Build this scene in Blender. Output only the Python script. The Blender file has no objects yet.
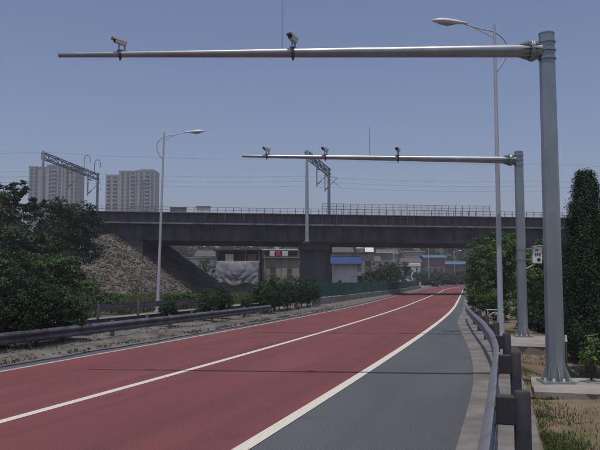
import bpy, bmesh, math, random
import numpy as np
from mathutils import Vector, Matrix, noise as mnoise

random.seed(7)
RNG = np.random.default_rng(7)
scene = bpy.context.scene
COL = scene.collection

# ------------------------------------------------------------------ camera, sky, sun, exposure
F, PITCH, H = 720.0, 0.078, 1.85          # focal length in photo pixels (600 wide), pitch up, eye height
cd = bpy.data.cameras.new("camera")
cam = bpy.data.objects.new("camera", cd)
COL.objects.link(cam)
cd.sensor_width = 36.0
cd.lens = 36.0 * F / 600.0
cd.clip_start, cd.clip_end = 0.1, 5000
cam.location = (0, 0, H)
cam.rotation_euler = (math.pi / 2 + PITCH, 0, 0)
scene.camera = cam

SUN_DIR = Vector((-0.32, -1.30, 6.1)).normalized()      # towards the sun
sun_el = math.asin(SUN_DIR.z)
sun_az = math.atan2(SUN_DIR.x, SUN_DIR.y)
world = bpy.data.worlds.new("World")
scene.world = world
world.use_nodes = True
wn = world.node_tree.nodes
wl = world.node_tree.links
sky = wn.new("ShaderNodeTexSky")
sky.sky_type = 'NISHITA'
sky.sun_disc = False
sky.sun_elevation = sun_el
sky.sun_rotation = sun_az
sky.air_density = 1.0
sky.dust_density = 2.2
sky.ozone_density = 4.0
sky.altitude = 50
tint = wn.new('ShaderNodeMix')                     # the camera's slightly violet white balance
tint.data_type = 'RGBA'
tint.blend_type = 'MULTIPLY'
tint.inputs[0].default_value = 1.0
tint.inputs[7].default_value = (1.05, 0.965, 1.0, 1)
wl.new(sky.outputs[0], tint.inputs[6])
wl.new(tint.outputs[2], wn["Background"].inputs[0])
wn["Background"].inputs[1].default_value = 0.100

sd = bpy.data.lights.new("sun", 'SUN')
sd.energy = 2.7
sd.angle = math.radians(0.55)
sd.color = (1.0, 0.95, 0.88)
sun = bpy.data.objects.new("sun", sd)
sun.rotation_euler = SUN_DIR.to_track_quat('Z', 'Y').to_euler()
sun.location = (0, 0, 60)
COL.objects.link(sun)

vs = scene.view_settings
vs.view_transform = 'Standard'
vs.look = 'None'
vs.exposure = 0.0
vs.gamma = 1.0
scene.cycles.volume_bounces = 0
scene.cycles.max_bounces = 6
scene.cycles.diffuse_bounces = 3
scene.cycles.transparent_max_bounces = 8


# ------------------------------------------------------------------ helpers
def W(px, py, Y):
    """point seen at photo pixel (px, py) on the plane y = Y"""
    x, y = (px - 300) / F, (225 - py) / F
    d = (x, math.cos(PITCH) - y * math.sin(PITCH), math.sin(PITCH) + y * math.cos(PITCH))
    t = Y / d[1]
    return Vector((d[0] * t, Y, H + d[2] * t))


def G(px, py, z=0.0):
    x, y = (px - 300) / F, (225 - py) / F
    d = (x, math.cos(PITCH) - y * math.sin(PITCH), math.sin(PITCH) + y * math.cos(PITCH))
    t = (z - H) / d[2]
    return Vector((d[0] * t, d[1] * t, z))


# road curve: X of the right edge line and heading, as functions of Y
_Y = np.arange(-40, 520, 0.25)


def _head(y):
    h = 0.285 - 0.0012 * (np.minimum(y, 57) - 10)
    return h + 0.005 * np.clip(y - 137, 0, 120)


_Hd = _head(_Y)
_X = np.concatenate([[0], np.cumsum(np.tan(_Hd[:-1]) * 0.25)])
_X += -0.09 - np.interp(10, _Y, _X)


def zprof(t):
    k = min(1.0, max(0.0, (t - 105) / 150))
    return 1.3 * k * k * (3 - 2 * k)


def rp(t, off, z=0.0):
    """road coordinates: t along, off metres to the right of the right edge line"""
    h = float(_head(np.array(t)))
    return Vector((float(np.interp(t, _Y, _X)) + off * math.cos(h), t - off * math.sin(h), z + zprof(t)))


def lw(t):
    """the left lane widens a little towards the bridge"""
    k = min(1.0, max(0.0, (t - 45) / 55))
    return 0.85 * k * k * (3 - 2 * k)


_ro = np.interp(_Y, [-40, 4, 14, 19, 26, 34, 60, 600], [2.80, 2.76, 2.66, 2.36, 1.75, 1.20, 1.0, 1.0])
_kw = np.hanning(33)
_ro = np.concatenate([_ro[:16], np.convolve(_ro, _kw / _kw.sum(), 'valid'), _ro[-16:]])


def rail_off(t):
    return float(np.interp(t, _Y, _ro))


class MB:
    def __init__(self):
        self.v, self.f, self.uv = [], [], []

    def add(self, vs_, fs_):
        o = len(self.v)
        self.v += [tuple(p) for p in vs_]
        self.f += [tuple(i + o for i in f) for f in fs_]
        return self

    def box(self, c, s, rot=None):
        c = Vector(c)
        hx, hy, hz = s[0] / 2, s[1] / 2, s[2] / 2
        p = [Vector((x, y, z)) for z in (-hz, hz) for y in (-hy, hy) for x in (-hx, hx)]
        if rot is not None:
            R = rot if isinstance(rot, Matrix) else Matrix.Rotation(rot, 3, 'Z')
            p = [R @ q for q in p]
        return self.add([c + q for q in p], [(0, 2, 3, 1), (4, 5, 7, 6), (0, 1, 5, 4), (2, 6, 7, 3), (0, 4, 6, 2), (1, 3, 7, 5)])

    def bar(self, a, b, w, h=None, up=(0, 0, 1)):
        a, b = Vector(a), Vector(b)
        d = (b - a)
        L = d.length
        if L < 1e-6:
            return self
        d.normalize()
        up = Vector(up)
        if abs(d.dot(up)) > 0.98:
            up = Vector((0, 1, 0))
        x = d.cross(up).normalized()
        z = x.cross(d).normalized()
        R = Matrix((x, d, z)).transposed()
        return self.box((a + b) / 2, (w, L, h or w), R)

    def tube(self, pts, radii, n=8, caps=True, phase=0.0, flat=1.0):
        pts = [Vector(p) for p in pts]
        if not hasattr(radii, '__len__'):
            radii = [radii] * len(pts)
        o = len(self.v)
        ref = None
        for i, p in enumerate(pts):
            d = (pts[min(i + 1, len(pts) - 1)] - pts[max(i - 1, 0)]).normalized()
            if ref is None:
                ref = Vector((1, 0, 0)) if abs(d.x) < 0.9 else Vector((0, 1, 0))
            x = (ref - d * ref.dot(d)).normalized()
            ref = x
            y = d.cross(x)
            for k in range(n):
                a = 2 * math.pi * k / n + phase
                self.v.append(tuple(p + x * math.cos(a) * radii[i] + y * math.sin(a) * radii[i] * flat))
        for i in range(len(pts) - 1):
            for k in range(n):
                a, b = o + i * n + k, o + i * n + (k + 1) % n
                self.f.append((a, b, b + n, a + n))
        if caps:
            self.f.append(tuple(o + k for k in reversed(range(n))))
            self.f.append(tuple(o + (len(pts) - 1) * n + k for k in range(n)))
        return self

    def build(self, name, mat, parent=None, smooth=False, bevel=0.0, loc=None, sharp=0.6):
        me = bpy.data.meshes.new(name)
        v = self.v
        if loc is not None:
            v = [(p[0] - loc[0], p[1] - loc[1], p[2] - loc[2]) for p in v]
        me.from_pydata(v, [], self.f)
        if bevel > 0:
            bm = bmesh.new()
            bm.from_mesh(me)
            bmesh.ops.bevel(bm, geom=bm.edges[:], offset=bevel, segments=2, profile=0.6, affect='EDGES', clamp_overlap=True)
            bm.to_mesh(me)
            bm.free()
        if smooth:
            me.polygons.foreach_set('use_smooth', [True] * len(me.polygons))
            me.set_sharp_from_angle(angle=sharp)
        return link(name, me, mat, parent, loc)


def link(name, me, mat, parent=None, loc=None):
    if mat is not None and not me.materials:
        me.materials.append(mat)
    o = bpy.data.objects.new(name, me)
    COL.objects.link(o)
    if parent is not None:
        o.parent = parent
    elif loc is not None:
        o.location = loc
    return o


def tag(o, label, cat=None, group=None, kind=None):
    o['label'] = label
    if cat:
        o['category'] = cat
    if group:
        o['group'] = group
    if kind:
        o['kind'] = kind
    return o


def thing(name, label, cat, loc=(0, 0, 0), rotz=0.0, group=None):
    o = bpy.data.objects.new(name, None)
    o.empty_display_size = 0.2
    COL.objects.link(o)
    o.location = loc
    o.rotation_euler = (0, 0, rotz)
    return tag(o, label, cat, group)


def copy_tree(o, parent=None):
    c = o.copy()
    COL.objects.link(c)
    c.parent = parent
    for ch in o.children:
        copy_tree(ch, c)
    return c


# ------------------------------------------------------------------ materials
def new_mat(name):
    m = bpy.data.materials.new(name)
    m.use_nodes = True
    nt = m.node_tree
    return m, nt, nt.nodes, nt.links, nt.nodes['Principled BSDF']


def mat(name, c1, c2=None, rough=0.8, metal=0.0, scale=3.0, bump=0.0, bscale=None, stretch=None, coord='Object', detail=6.0, c3=None, s3=0.4, lo=0.35, hi=0.65, spec=0.3, rand=0.0):
    m, nt, N, L, B = new_mat(name)
    B.inputs['Roughness'].default_value = rough
    B.inputs['Metallic'].default_value = metal
    B.inputs['Specular IOR Level'].default_value = spec
    c2 = c2 or tuple(min(1, x * 1.25) for x in c1)
    tc = N.new('ShaderNodeTexCoord')
    mp = N.new('ShaderNodeMapping')
    L.new(tc.outputs[coord], mp.inputs[0])
    if stretch:
        mp.inputs['Scale'].default_value = stretch
    nz = N.new('ShaderNodeTexNoise')
    nz.inputs['Scale'].default_value = scale
    nz.inputs['Detail'].default_value = detail
    L.new(mp.outputs[0], nz.inputs['Vector'])
    mr = N.new('ShaderNodeMapRange')
    mr.inputs[1].default_value, mr.inputs[2].default_value = lo, hi
    L.new(nz.outputs[0], mr.inputs[0])
    mx = N.new('ShaderNodeMix')
    mx.data_type = 'RGBA'
    mx.inputs[6].default_value = (*c1, 1)
    mx.inputs[7].default_value = (*c2, 1)
    L.new(mr.outputs[0], mx.inputs[0])
    out = mx.outputs[2]
    if c3:
        n3 = N.new('ShaderNodeTexNoise')
        n3.inputs['Scale'].default_value = s3
        n3.inputs['Detail'].default_value = 5
        L.new(tc.outputs[coord], n3.inputs['Vector'])
        r3 = N.new('ShaderNodeMapRange')
        r3.inputs[1].default_value, r3.inputs[2].default_value = 0.48, 0.66
        L.new(n3.outputs[0], r3.inputs[0])
        m3 = N.new('ShaderNodeMix')
        m3.data_type = 'RGBA'
        m3.inputs[7].default_value = (*c3, 1)
        L.new(r3.outputs[0], m3.inputs[0])
        L.new(out, m3.inputs[6])
        out = m3.outputs[2]
    if rand > 0:
        oi = N.new('ShaderNodeObjectInfo')
        hs = N.new('ShaderNodeHueSaturation')
        rr = N.new('ShaderNodeMapRange')
        rr.inputs[3].default_value, rr.inputs[4].default_value = 1 - rand, 1 + rand
        L.new(oi.outputs['Random'], rr.inputs[0])
        L.new(rr.outputs[0], hs.inputs['Value'])
        L.new(out, hs.inputs['Color'])
        out = hs.outputs[0]
    L.new(out, B.inputs['Base Color'])
    if bump > 0:
        nb = N.new('ShaderNodeTexNoise')
        nb.inputs['Scale'].default_value = bscale or scale * 4
        nb.inputs['Detail'].default_value = 6
        L.new(mp.outputs[0], nb.inputs['Vector'])
        bp = N.new('ShaderNodeBump')
        bp.inputs['Strength'].default_value = bump
        bp.inputs['Distance'].default_value = 0.02
        L.new(nb.outputs[0], bp.inputs['Height'])
        L.new(bp.outputs[0], B.inputs['Normal'])
    return m


def leaf_mat(name, dark, light, trans=0.25, rough=0.55):
    m, nt, N, L, B = new_mat(name)
    at = N.new('ShaderNodeAttribute')
    at.attribute_name = 'tint'
    oi = N.new('ShaderNodeObjectInfo')
    mx = N.new('ShaderNodeMix')
    mx.data_type = 'RGBA'
    mx.inputs[6].default_value = (*dark, 1)
    mx.inputs[7].default_value = (*light, 1)
    L.new(at.outputs['Fac'], mx.inputs[0])
    hs = N.new('ShaderNodeHueSaturation')
    rr = N.new('ShaderNodeMapRange')
    rr.inputs[3].default_value, rr.inputs[4].default_value = 0.8, 1.2
    L.new(oi.outputs['Random'], rr.inputs[0])
    L.new(rr.outputs[0], hs.inputs['Value'])
    L.new(mx.outputs[2], hs.inputs['Color'])
    L.new(hs.outputs[0], B.inputs['Base Color'])
    B.inputs['Roughness'].default_value = rough
    B.inputs['Specular IOR Level'].default_value = 0.25
    tr = N.new('ShaderNodeBsdfTranslucent')
    L.new(hs.outputs[0], tr.inputs[0])
    ms = N.new('ShaderNodeMixShader')
    ms.inputs[0].default_value = trans
    L.new(B.outputs[0], ms.inputs[1])
    L.new(tr.outputs[0], ms.inputs[2])
    L.new(ms.outputs[0], N['Material Output'].inputs[0])
    return m


def road_mat(name, c1, c2, streak, grain=0.38):
    """surface with aggregate grain, stains and lengthwise wheel wear (UV in metres: across, along)"""
    m, nt, N, L, B = new_mat(name)
    uv = N.new('ShaderNodeUVMap')
    uv.uv_map = 'UVMap'

    def nz(scale, st, det=5):
        mp = N.new('ShaderNodeMapping')
        mp.inputs['Scale'].default_value = st
        L.new(uv.outputs[0], mp.inputs[0])
        n = N.new('ShaderNodeTexNoise')
        n.inputs['Scale'].default_value = scale
        n.inputs['Detail'].default_value = det
        L.new(mp.outputs[0], n.inputs['Vector'])
        return n.outputs[0]

    def rng(s, a, b, lo=0.0, hi=1.0):
        r = N.new('ShaderNodeMapRange')
        r.inputs[1].default_value, r.inputs[2].default_value = a, b
        r.inputs[3].default_value, r.inputs[4].default_value = lo, hi
        L.new(s, r.inputs[0])
        return r.outputs[0]

    def mix(f, a, b, mode='MIX'):
        x = N.new('ShaderNodeMix')
        x.data_type = 'RGBA'
        x.blend_type = mode
        L.new(f, x.inputs[0])
        for i, q in ((6, a), (7, b)):
            if isinstance(q, tuple):
                x.inputs[i].default_value = (*q, 1)
            else:
                L.new(q, x.inputs[i])
        return x.outputs[2]
    c = mix(rng(nz(0.6, (1, 0.25, 1)), 0.35, 0.68), c1, c2)
    c = mix(rng(nz(1.0, (1.6, 0.03, 1), 3), 0.50, 0.72, 0, 0.75), c, streak)
    c = mix(rng(nz(1.3, (1, 0.6, 1), 8), 0.62, 0.74, 0, 0.5), c, tuple(x * 0.6 for x in streak))
    c = mix(rng(nz(3.5, (1, 0.8, 1), 10), 0.66, 0.76, 0, 0.45), c, tuple(x * 1.35 for x in c2))
    g = rng(nz(55, (1, 1, 1), 3), 0.3, 0.7, 1 - grain, 1 + grain)
    hs = N.new('ShaderNodeHueSaturation')
    L.new(g, hs.inputs['Value'])
    L.new(c, hs.inputs['Color'])
    L.new(hs.outputs[0], B.inputs['Base Color'])
    B.inputs['Roughness'].default_value = 0.86
    B.inputs['Specular IOR Level'].default_value = 0.25
    bp = N.new('ShaderNodeBump')
    bp.inputs['Strength'].default_value = 0.35
    bp.inputs['Distance'].default_value = 0.01
    L.new(nz(70, (1, 1, 1), 2), bp.inputs['Height'])
    L.new(bp.outputs[0], B.inputs['Normal'])
    return m


M = {}
M['red'] = road_mat('red_asphalt', (0.148, 0.048, 0.046), (0.182, 0.061, 0.058), (0.110, 0.044, 0.044))
M['asphalt'] = road_mat('grey_asphalt', (0.078, 0.082, 0.088), (0.10, 0.105, 0.11), (0.070, 0.072, 0.077))
M['oldroad'] = road_mat('pale_road', (0.19, 0.187, 0.185), (0.25, 0.243, 0.235), (0.16, 0.158, 0.155))
M['concrete'] = mat('concrete', (0.23, 0.212, 0.19), (0.31, 0.288, 0.26), scale=1.6, bump=0.25, bscale=30, c3=(0.20, 0.18, 0.15), s3=0.7)
M['gutter'] = mat('gutter', (0.14, 0.13, 0.118), (0.20, 0.187, 0.17), scale=2.5, bump=0.4, bscale=25, c3=(0.12, 0.10, 0.08), s3=0.9)
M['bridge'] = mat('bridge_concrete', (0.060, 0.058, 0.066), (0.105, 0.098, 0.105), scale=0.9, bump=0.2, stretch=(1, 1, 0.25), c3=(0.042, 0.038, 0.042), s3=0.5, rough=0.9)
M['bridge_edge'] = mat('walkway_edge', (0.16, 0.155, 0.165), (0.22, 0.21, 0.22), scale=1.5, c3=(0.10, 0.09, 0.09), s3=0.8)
M['pier'] = mat('pier_concrete', (0.070, 0.066, 0.070), (0.10, 0.094, 0.098), scale=0.8, stretch=(1, 1, 0.3), c3=(0.08, 0.07, 0.07), s3=0.6)
M['galv'] = mat('galvanised_steel', (0.25, 0.285, 0.30), (0.32, 0.355, 0.365), rough=0.33, metal=0.5, scale=2.2, stretch=(1, 1, 0.35), spec=0.5, c3=(0.26, 0.28, 0.285), s3=2.0)
M['galv2'] = mat('pale_painted_pole', (0.42, 0.44, 0.48), (0.50, 0.52, 0.55), rough=0.5, metal=0.2, scale=1.5, stretch=(1, 1, 0.2))
M['rail'] = mat('weathered_rail', (0.115, 0.108, 0.122), (0.18, 0.172, 0.186), rough=0.55, metal=0.35, scale=2.0, c3=(0.10, 0.085, 0.085), s3=1.5, bump=0.05)
M['railr'] = mat('grey_rail', (0.16, 0.168, 0.185), (0.24, 0.25, 0.27), rough=0.55, metal=0.3, scale=2.0, c3=(0.16, 0.15, 0.15), s3=2.0, bump=0.05)
M['post'] = mat('dark_post', (0.030, 0.030, 0.040), (0.048, 0.047, 0.058), rough=0.7, scale=4, c3=(0.06, 0.05, 0.045), s3=3, bump=0.1)
M['postl'] = mat('grey_post', (0.06, 0.06, 0.066), (0.095, 0.095, 0.10), rough=0.7, scale=4)
M['steel'] = mat('catenary_steel', (0.17, 0.19, 0.23), (0.24, 0.26, 0.30), rough=0.6, metal=0.2, scale=1.5)
M['steel_lt'] = mat('catenary_mast', (0.30, 0.32, 0.36), (0.38, 0.40, 0.43), rough=0.6, metal=0.1, scale=1.5)
M['railing'] = mat('bridge_railing', (0.16, 0.155, 0.16), (0.23, 0.22, 0.22), rough=0.7, scale=2)
M['wire'] = mat('wire', (0.20, 0.21, 0.24), (0.24, 0.25, 0.28), rough=0.6)
M['white'] = mat('white_enamel', (0.62, 0.62, 0.58), (0.74, 0.74, 0.70), rough=0.45, scale=3)
M['lampw'] = mat('lamp_shell', (0.55, 0.55, 0.52), (0.68, 0.68, 0.64), rough=0.4, scale=3)
M['glass'] = mat('lamp_glass', (0.30, 0.31, 0.32), (0.4, 0.4, 0.4), rough=0.2, spec=0.5)
M['black'] = mat('black_plastic', (0.015, 0.015, 0.018), (0.025, 0.025, 0.028), rough=0.5)
M['soil'] = mat('soil', (0.13, 0.092, 0.062), (0.205, 0.155, 0.108), scale=1.8, bump=0.9, bscale=14, c3=(0.10, 0.095, 0.035), s3=0.8, rough=0.95)
M['ground'] = mat('ground', (0.055, 0.068, 0.030), (0.105, 0.095, 0.058), scale=0.25, bump=0.3, c3=(0.055, 0.075, 0.028), s3=0.08, rough=0.95)
M['median'] = mat('median_soil', (0.105, 0.097, 0.090), (0.175, 0.163, 0.150), scale=2.2, bump=0.7, bscale=18, c3=(0.10, 0.09, 0.065), s3=0.8, rough=0.95)
M['stone'] = mat('rubble', (0.075, 0.064, 0.054), (0.165, 0.145, 0.125), scale=2.5, bump=0.5, bscale=9, c3=(0.06, 0.06, 0.036), s3=0.35, rough=0.95)
M['bark'] = mat('bark', (0.05, 0.04, 0.032), (0.09, 0.075, 0.06), scale=8, bump=0.5, stretch=(1, 1, 0.25))
M['leaf_a'] = leaf_mat('leaf_dark', (0.010, 0.025, 0.010), (0.036, 0.075, 0.022))
M['leaf_b'] = leaf_mat('leaf_mid', (0.018, 0.046, 0.011), (0.080, 0.155, 0.032))
M['leaf_c'] = leaf_mat('leaf_conifer', (0.012, 0.030, 0.014), (0.032, 0.068, 0.026), 0.12)
M['leaf_d'] = leaf_mat('leaf_shrub', (0.010, 0.026, 0.010), (0.036, 0.076, 0.022), 0.2)
M['grass'] = leaf_mat('grass_blade', (0.035, 0.075, 0.016), (0.13, 0.135, 0.045), 0.3)
M['twig'] = leaf_mat('sprig_leaf', (0.05, 0.10, 0.02), (0.11, 0.19, 0.04), 0.3)
M['green'] = mat('green_sheet', (0.022, 0.085, 0.065), (0.035, 0.115, 0.085), rough=0.6, scale=1.2, rand=0.15)
M['bluet'] = mat('blue_roof', (0.018, 0.040, 0.13), (0.028, 0.058, 0.17), rough=0.5, scale=0.8)
M['cyan'] = mat('pale_blue_roof', (0.05, 0.13, 0.21), (0.065, 0.16, 0.25), rough=0.5, scale=0.8)
M['wallw'] = mat('white_wall', (0.60, 0.60, 0.59), (0.70, 0.70, 0.68), scale=0.7, stretch=(1, 1, 0.4), c3=(0.48, 0.47, 0.45))
M['wallb'] = mat('beige_wall', (0.30, 0.265, 0.225), (0.38, 0.34, 0.29), scale=0.6, stretch=(1, 1, 0.4), c3=(0.23, 0.20, 0.18))
M['wallg'] = mat('grey_wall', (0.20, 0.19, 0.19), (0.27, 0.26, 0.25), scale=0.6, stretch=(1, 1, 0.4), c3=(0.15, 0.13, 0.13))
M['brick'] = mat('brick_wall', (0.17, 0.11, 0.10), (0.22, 0.145, 0.125), scale=0.8, c3=(0.20, 0.13, 0.11))
M['rooft'] = mat('dark_tile', (0.075, 0.065, 0.065), (0.12, 0.105, 0.10), scale=2, stretch=(4, 1, 1))
M['pane'] = mat('window_glass', (0.03, 0.035, 0.045), (0.05, 0.055, 0.07), rough=0.15, spec=0.6)
M['tarp'] = mat('tarp', (0.21, 0.22, 0.25), (0.30, 0.31, 0.345), rough=0.5, scale=0.9, c3=(0.15, 0.15, 0.165), s3=0.8)
M['redp'] = mat('red_cloth', (0.50, 0.05, 0.03), (0.58, 0.08, 0.05), rough=0.7)
M['rust'] = mat('rust_box', (0.20, 0.085, 0.07), (0.26, 0.12, 0.09), rough=0.8)
M['cream'] = mat('cream_box', (0.60, 0.55, 0.45), (0.68, 0.62, 0.52), rough=0.8)
M['dark'] = mat('shade_and_dark_box', (0.03, 0.03, 0.032), (0.045, 0.045, 0.05), rough=0.9)  # near-black for the painted recess shade and one dark storage box
M['tower'] = mat('tower_wall', (0.27, 0.29, 0.29), (0.32, 0.335, 0.33), scale=0.05)
M['tower2'] = mat('tower_wall_tan', (0.29, 0.275, 0.245), (0.33, 0.315, 0.285), scale=0.05)
M['towerwin'] = mat('tower_window', (0.03, 0.036, 0.05), (0.05, 0.06, 0.08), rough=0.3)
M['towerblue'] = mat('tower_blue_window', (0.05, 0.09, 0.22), (0.07, 0.12, 0.27), rough=0.3)


def line_mat():
    m, nt, N, L, B = new_mat('road_paint')
    uv = N.new('ShaderNodeUVMap')
    uv.uv_map = 'UVMap'
    n = N.new('ShaderNodeTexNoise')
    n.inputs['Scale'].default_value = 22
    n.inputs['Detail'].default_value = 8
    L.new(uv.outputs[0], n.inputs['Vector'])
    r = N.new('ShaderNodeMapRange')
    r.inputs[1].default_value, r.inputs[2].default_value = 0.26, 0.44
    L.new(n.outputs[0], r.inputs[0])
    x = N.new('ShaderNodeMix')
    x.data_type = 'RGBA'
    x.inputs[6].default_value = (0.32, 0.29, 0.26, 1)
    x.inputs[7].default_value = (0.60, 0.57, 0.47, 1)
    L.new(r.outputs[0], x.inputs[0])
    L.new(x.outputs[2], B.inputs['Base Color'])
    B.inputs['Roughness'].default_value = 0.7
    return m


M['paint'] = line_mat()
M['paint_old'] = mat('worn_paint', (0.30, 0.27, 0.25), (0.44, 0.41, 0.37), scale=4)


# ------------------------------------------------------------------ ribbons along the road
def ribbon(name, o0, o1, t0, t1, z, material, parent=None, dt=1.0, skirt=0.0, edge_noise=0.0, nseg=1, zf=None):
    f0 = o0 if callable(o0) else (lambda t: o0)
    f1 = o1 if callable(o1) else (lambda t: o1)
    n = int(round((t1 - t0) / dt))
    v, f, uvs = [], [], []
    for i in range(n + 1):
        t = t0 + (t1 - t0) * i / n
        a, b = f0(t), f1(t)
        if edge_noise:
            b += edge_noise * (mnoise.noise(Vector((t * 0.9, 3.1, 0))) + 0.5 * mnoise.noise(Vector((t * 3.1, 7.1, 0))))
        for k in range(nseg + 1):
            o = a + (b - a) * k / nseg
            p = rp(t, o, z)
            if zf:
                p.z = zf(o, t, k / nseg) + zprof(t)
            v.append(p)
            uvs.append((o, t))
    w = nseg + 1
    for i in range(n):
        for k in range(nseg):
            q = i * w + k
            f.append((q, q + 1, q + w + 1, q + w))
    if skirt:
        for side in (0, nseg):
            base = len(v)
            for i in range(n + 1):
                p = v[i * w + side].copy()
                p.z -= skirt
                v.append(p)
                uvs.append(uvs[i * w + side])
            for i in range(n):
                a, b = i * w + side, (i + 1) * w + side
                q = (a, b, base + i + 1, base + i)
                f.append(q if side == 0 else tuple(reversed(q)))
        for i in (0, n):                       # end faces
            a, b = i * w, i * w + nseg
            v += [v[a] - Vector((0, 0, skirt)), v[b] - Vector((0, 0, skirt))]
            uvs += [uvs[a], uvs[b]]
            q = (a, len(v) - 2, len(v) - 1, b)
            f.append(q if i else tuple(reversed(q)))
    me = bpy.data.meshes.new(name)
    me.from_pydata([tuple(p) for p in v], [], f)
    ul = me.uv_layers.new(name='UVMap')
    for lp in me.loops:
        ul.data[lp.index].uv = uvs[lp.vertex_index]
    return link(name, me, material, parent)


def struct(o, label, cat):
    return tag(o, label, cat, kind='structure')


# ground sheet
g = MB()
nx = 60
xs = np.linspace(-880, 880, nx + 1)
ys = np.linspace(-50, 950, nx + 1)
for yy in ys:
    for xx in xs:
        g.v.append((xx, yy, -0.55))
for j in range(nx):
    for i in range(nx):
        q = j * (nx + 1) + i
        g.f.append((q, q + 1, q + nx + 2, q + nx + 1))
struct(g.build('ground', M['ground']), 'dull green and earth ground spreading out behind the houses', 'ground')

TF = 290
bed = struct(ribbon('road_shoulder', lambda t: -7.75 - lw(t), lambda t: rail_off(t) - 0.44, -12, TF, 0.0, M['asphalt'], skirt=2.2),
             'grey asphalt shoulder beside the white edge line', 'road')
red = struct(ribbon('red_road', lambda t: -7.16 - lw(t), 0.0, -12, TF, 0.004, M['red']), 'red coated two lane road curving under the bridge', 'road')
ribbon('edge_line', -0.09, 0.09, -12, TF, 0.009, M['paint'], red, dt=0.5)
ribbon('lane_line', -3.68, -3.52, -12, TF, 0.009, M['paint'], red, dt=0.5)
ribbon('edge_line', lambda t: -7.25 - lw(t), lambda t: -7.12 - lw(t), -12, TF, 0.009, M['paint_old'], red, dt=0.5)
struct(ribbon('edge_strip', lambda t: rail_off(t) - 0.44, lambda t: rail_off(t) + 0.46, -12, 130, 0.015, M['gutter'], skirt=0.6, dt=0.5),
       'pale concrete edging strip under the right guardrail', 'kerb')


def median_z(o, t, k):
    e = max(0.0, 1 - abs(k - 0.5) * 2)
    return 0.03 + 0.09 * min(1, e * 5) + 0.05 * (mnoise.noise(Vector((o * 1.3, t * 0.8, 2))) + 0.6 * mnoise.noise(Vector((o * 4, t * 3, 5)))) * min(1, e * 4)


def med_in(t):
    return -7.62 - lw(t) + 0.10 * mnoise.noise(Vector((t * 0.8, 1.7, 0))) + 0.07 * mnoise.noise(Vector((t * 2.9, 4.7, 0)))


struct(ribbon('median', lambda t: -10.75 - lw(t), med_in, -12, 280, 0.05, M['median'], nseg=14, dt=0.3, zf=median_z, skirt=2.2),
       'dusty earth median strip between the two roads', 'median')
struct(ribbon('far_road', -17.1, lambda t: -10.7 - lw(t), -12, TF, -0.01, M['oldroad'], skirt=2.2), 'pale grey opposite road beyond the median shrubs', 'road')
struct(ribbon('verge', -75, -17.05, -12, 78, -0.05, M['ground'], nseg=30, dt=2.0, skirt=0.5,
              zf=lambda o, t, k: -0.06 + 0.12 * mnoise.noise(Vector((o * 0.4, t * 0.4, 9))) * min(1, (1 - k) * 8)),
       'weedy ground between the far road and the railway bank', 'verge')


def soil_z(o, t, k):
    base = (-0.045 if t < 13.2 else -0.10) + 0.035 * mnoise.noise(Vector((o * 1.1, t * 1.1, 3))) + 0.025 * mnoise.noise(Vector((o * 5, t * 5, 8)))
    dip = math.exp(-((t - 18.6) / 2.6) ** 2) * 0.34 + (0.3 if t > 28 else 0) * min(1, (t - 28) / 6 if t > 28 else 0)
    s = min(1.0, k * 14)
    return base - dip * s - 0.02 * (1 - s)


struct(ribbon('roadside_soil', lambda t: rail_off(t) + 0.44, 16, -6, 80, -0.1, M['soil'], nseg=64, dt=0.22, zf=soil_z, skirt=0.5),
       'bare brown soil with patchy grass right of the guardrail', 'soil')


# ------------------------------------------------------------------ railway embankment
def emb_z(x, y):
    xe = -23.6 + 0.27 * (y - 91)
    dx = max(0.0, x - xe)
    dy = max(0.0, 90.6 - y, y - 104.0)
    d = math.hypot(dx, dy)
    z = 7.9 - 0.80 * d
    if d > 0.2:
        z += 0.30 * mnoise.noise(Vector((x * 0.7, y * 0.7, 1))) + 0.16 * mnoise.noise(Vector((x * 2.0, y * 2.0, 4)))
    return max(z, -0.7)


eb = MB()
ex = np.concatenate([np.arange(-170, -60, 4.0), np.arange(-60, -2.9, 0.55)])
ey = np.arange(76, 124.1, 0.55)
for yy in ey:
    for xx in ex:
        eb.v.append((xx, yy, emb_z(xx, yy)))
for j in range(len(ey) - 1):
    for i in range(len(ex) - 1):
        q = j * len(ex) + i
        f4 = (q, q + 1, q + len(ex) + 1, q + len(ex))
        if max(eb.v[k][2] for k in f4) > -0.69:
            eb.f.append(f4)
emb = struct(eb.build('railway_embankment', M['stone'], smooth=True, sharp=1.0), 'sloping rubble bank of the railway at the bridge end', 'embankment')

# loose stones on the visible cone: real geometry, too many to count
ico = bmesh.new()
bmesh.ops.create_icosphere(ico, subdivisions=1, radius=1)
iv = np.array([v.co[:] for v in ico.verts])
ifc = np.array([[v.index for v in f.verts] for f in ico.faces])
ico.free()


def scatter_stones(name, pts, smin, smax, material, parent=None, seed=1):
    r = np.random.default_rng(seed)
    n = len(pts)
    S = r.uniform(smin, smax, (n, 1, 1)) * r.uniform(0.6, 1.3, (n, 1, 3))
    V = iv[None] * S * (1 + r.uniform(-0.25, 0.25, (n, len(iv), 1)))
    a = r.uniform(0, 6.28, n)
    ca, sa = np.cos(a)[:, None], np.sin(a)[:, None]
    x = V[:, :, 0] * ca - V[:, :, 1] * sa
    y = V[:, :, 0] * sa + V[:, :, 1] * ca
    V = np.stack([x, y, V[:, :, 2]], 2) + np.array(pts)[:, None, :]
    Fc = (ifc[None] + (np.arange(n) * len(iv))[:, None, None]).reshape(-1, 3)
    me = bpy.data.meshes.new(name)
    me.from_pydata(V.reshape(-1, 3).tolist(), [], Fc.tolist())
    return link(name, me, material, parent)


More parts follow.
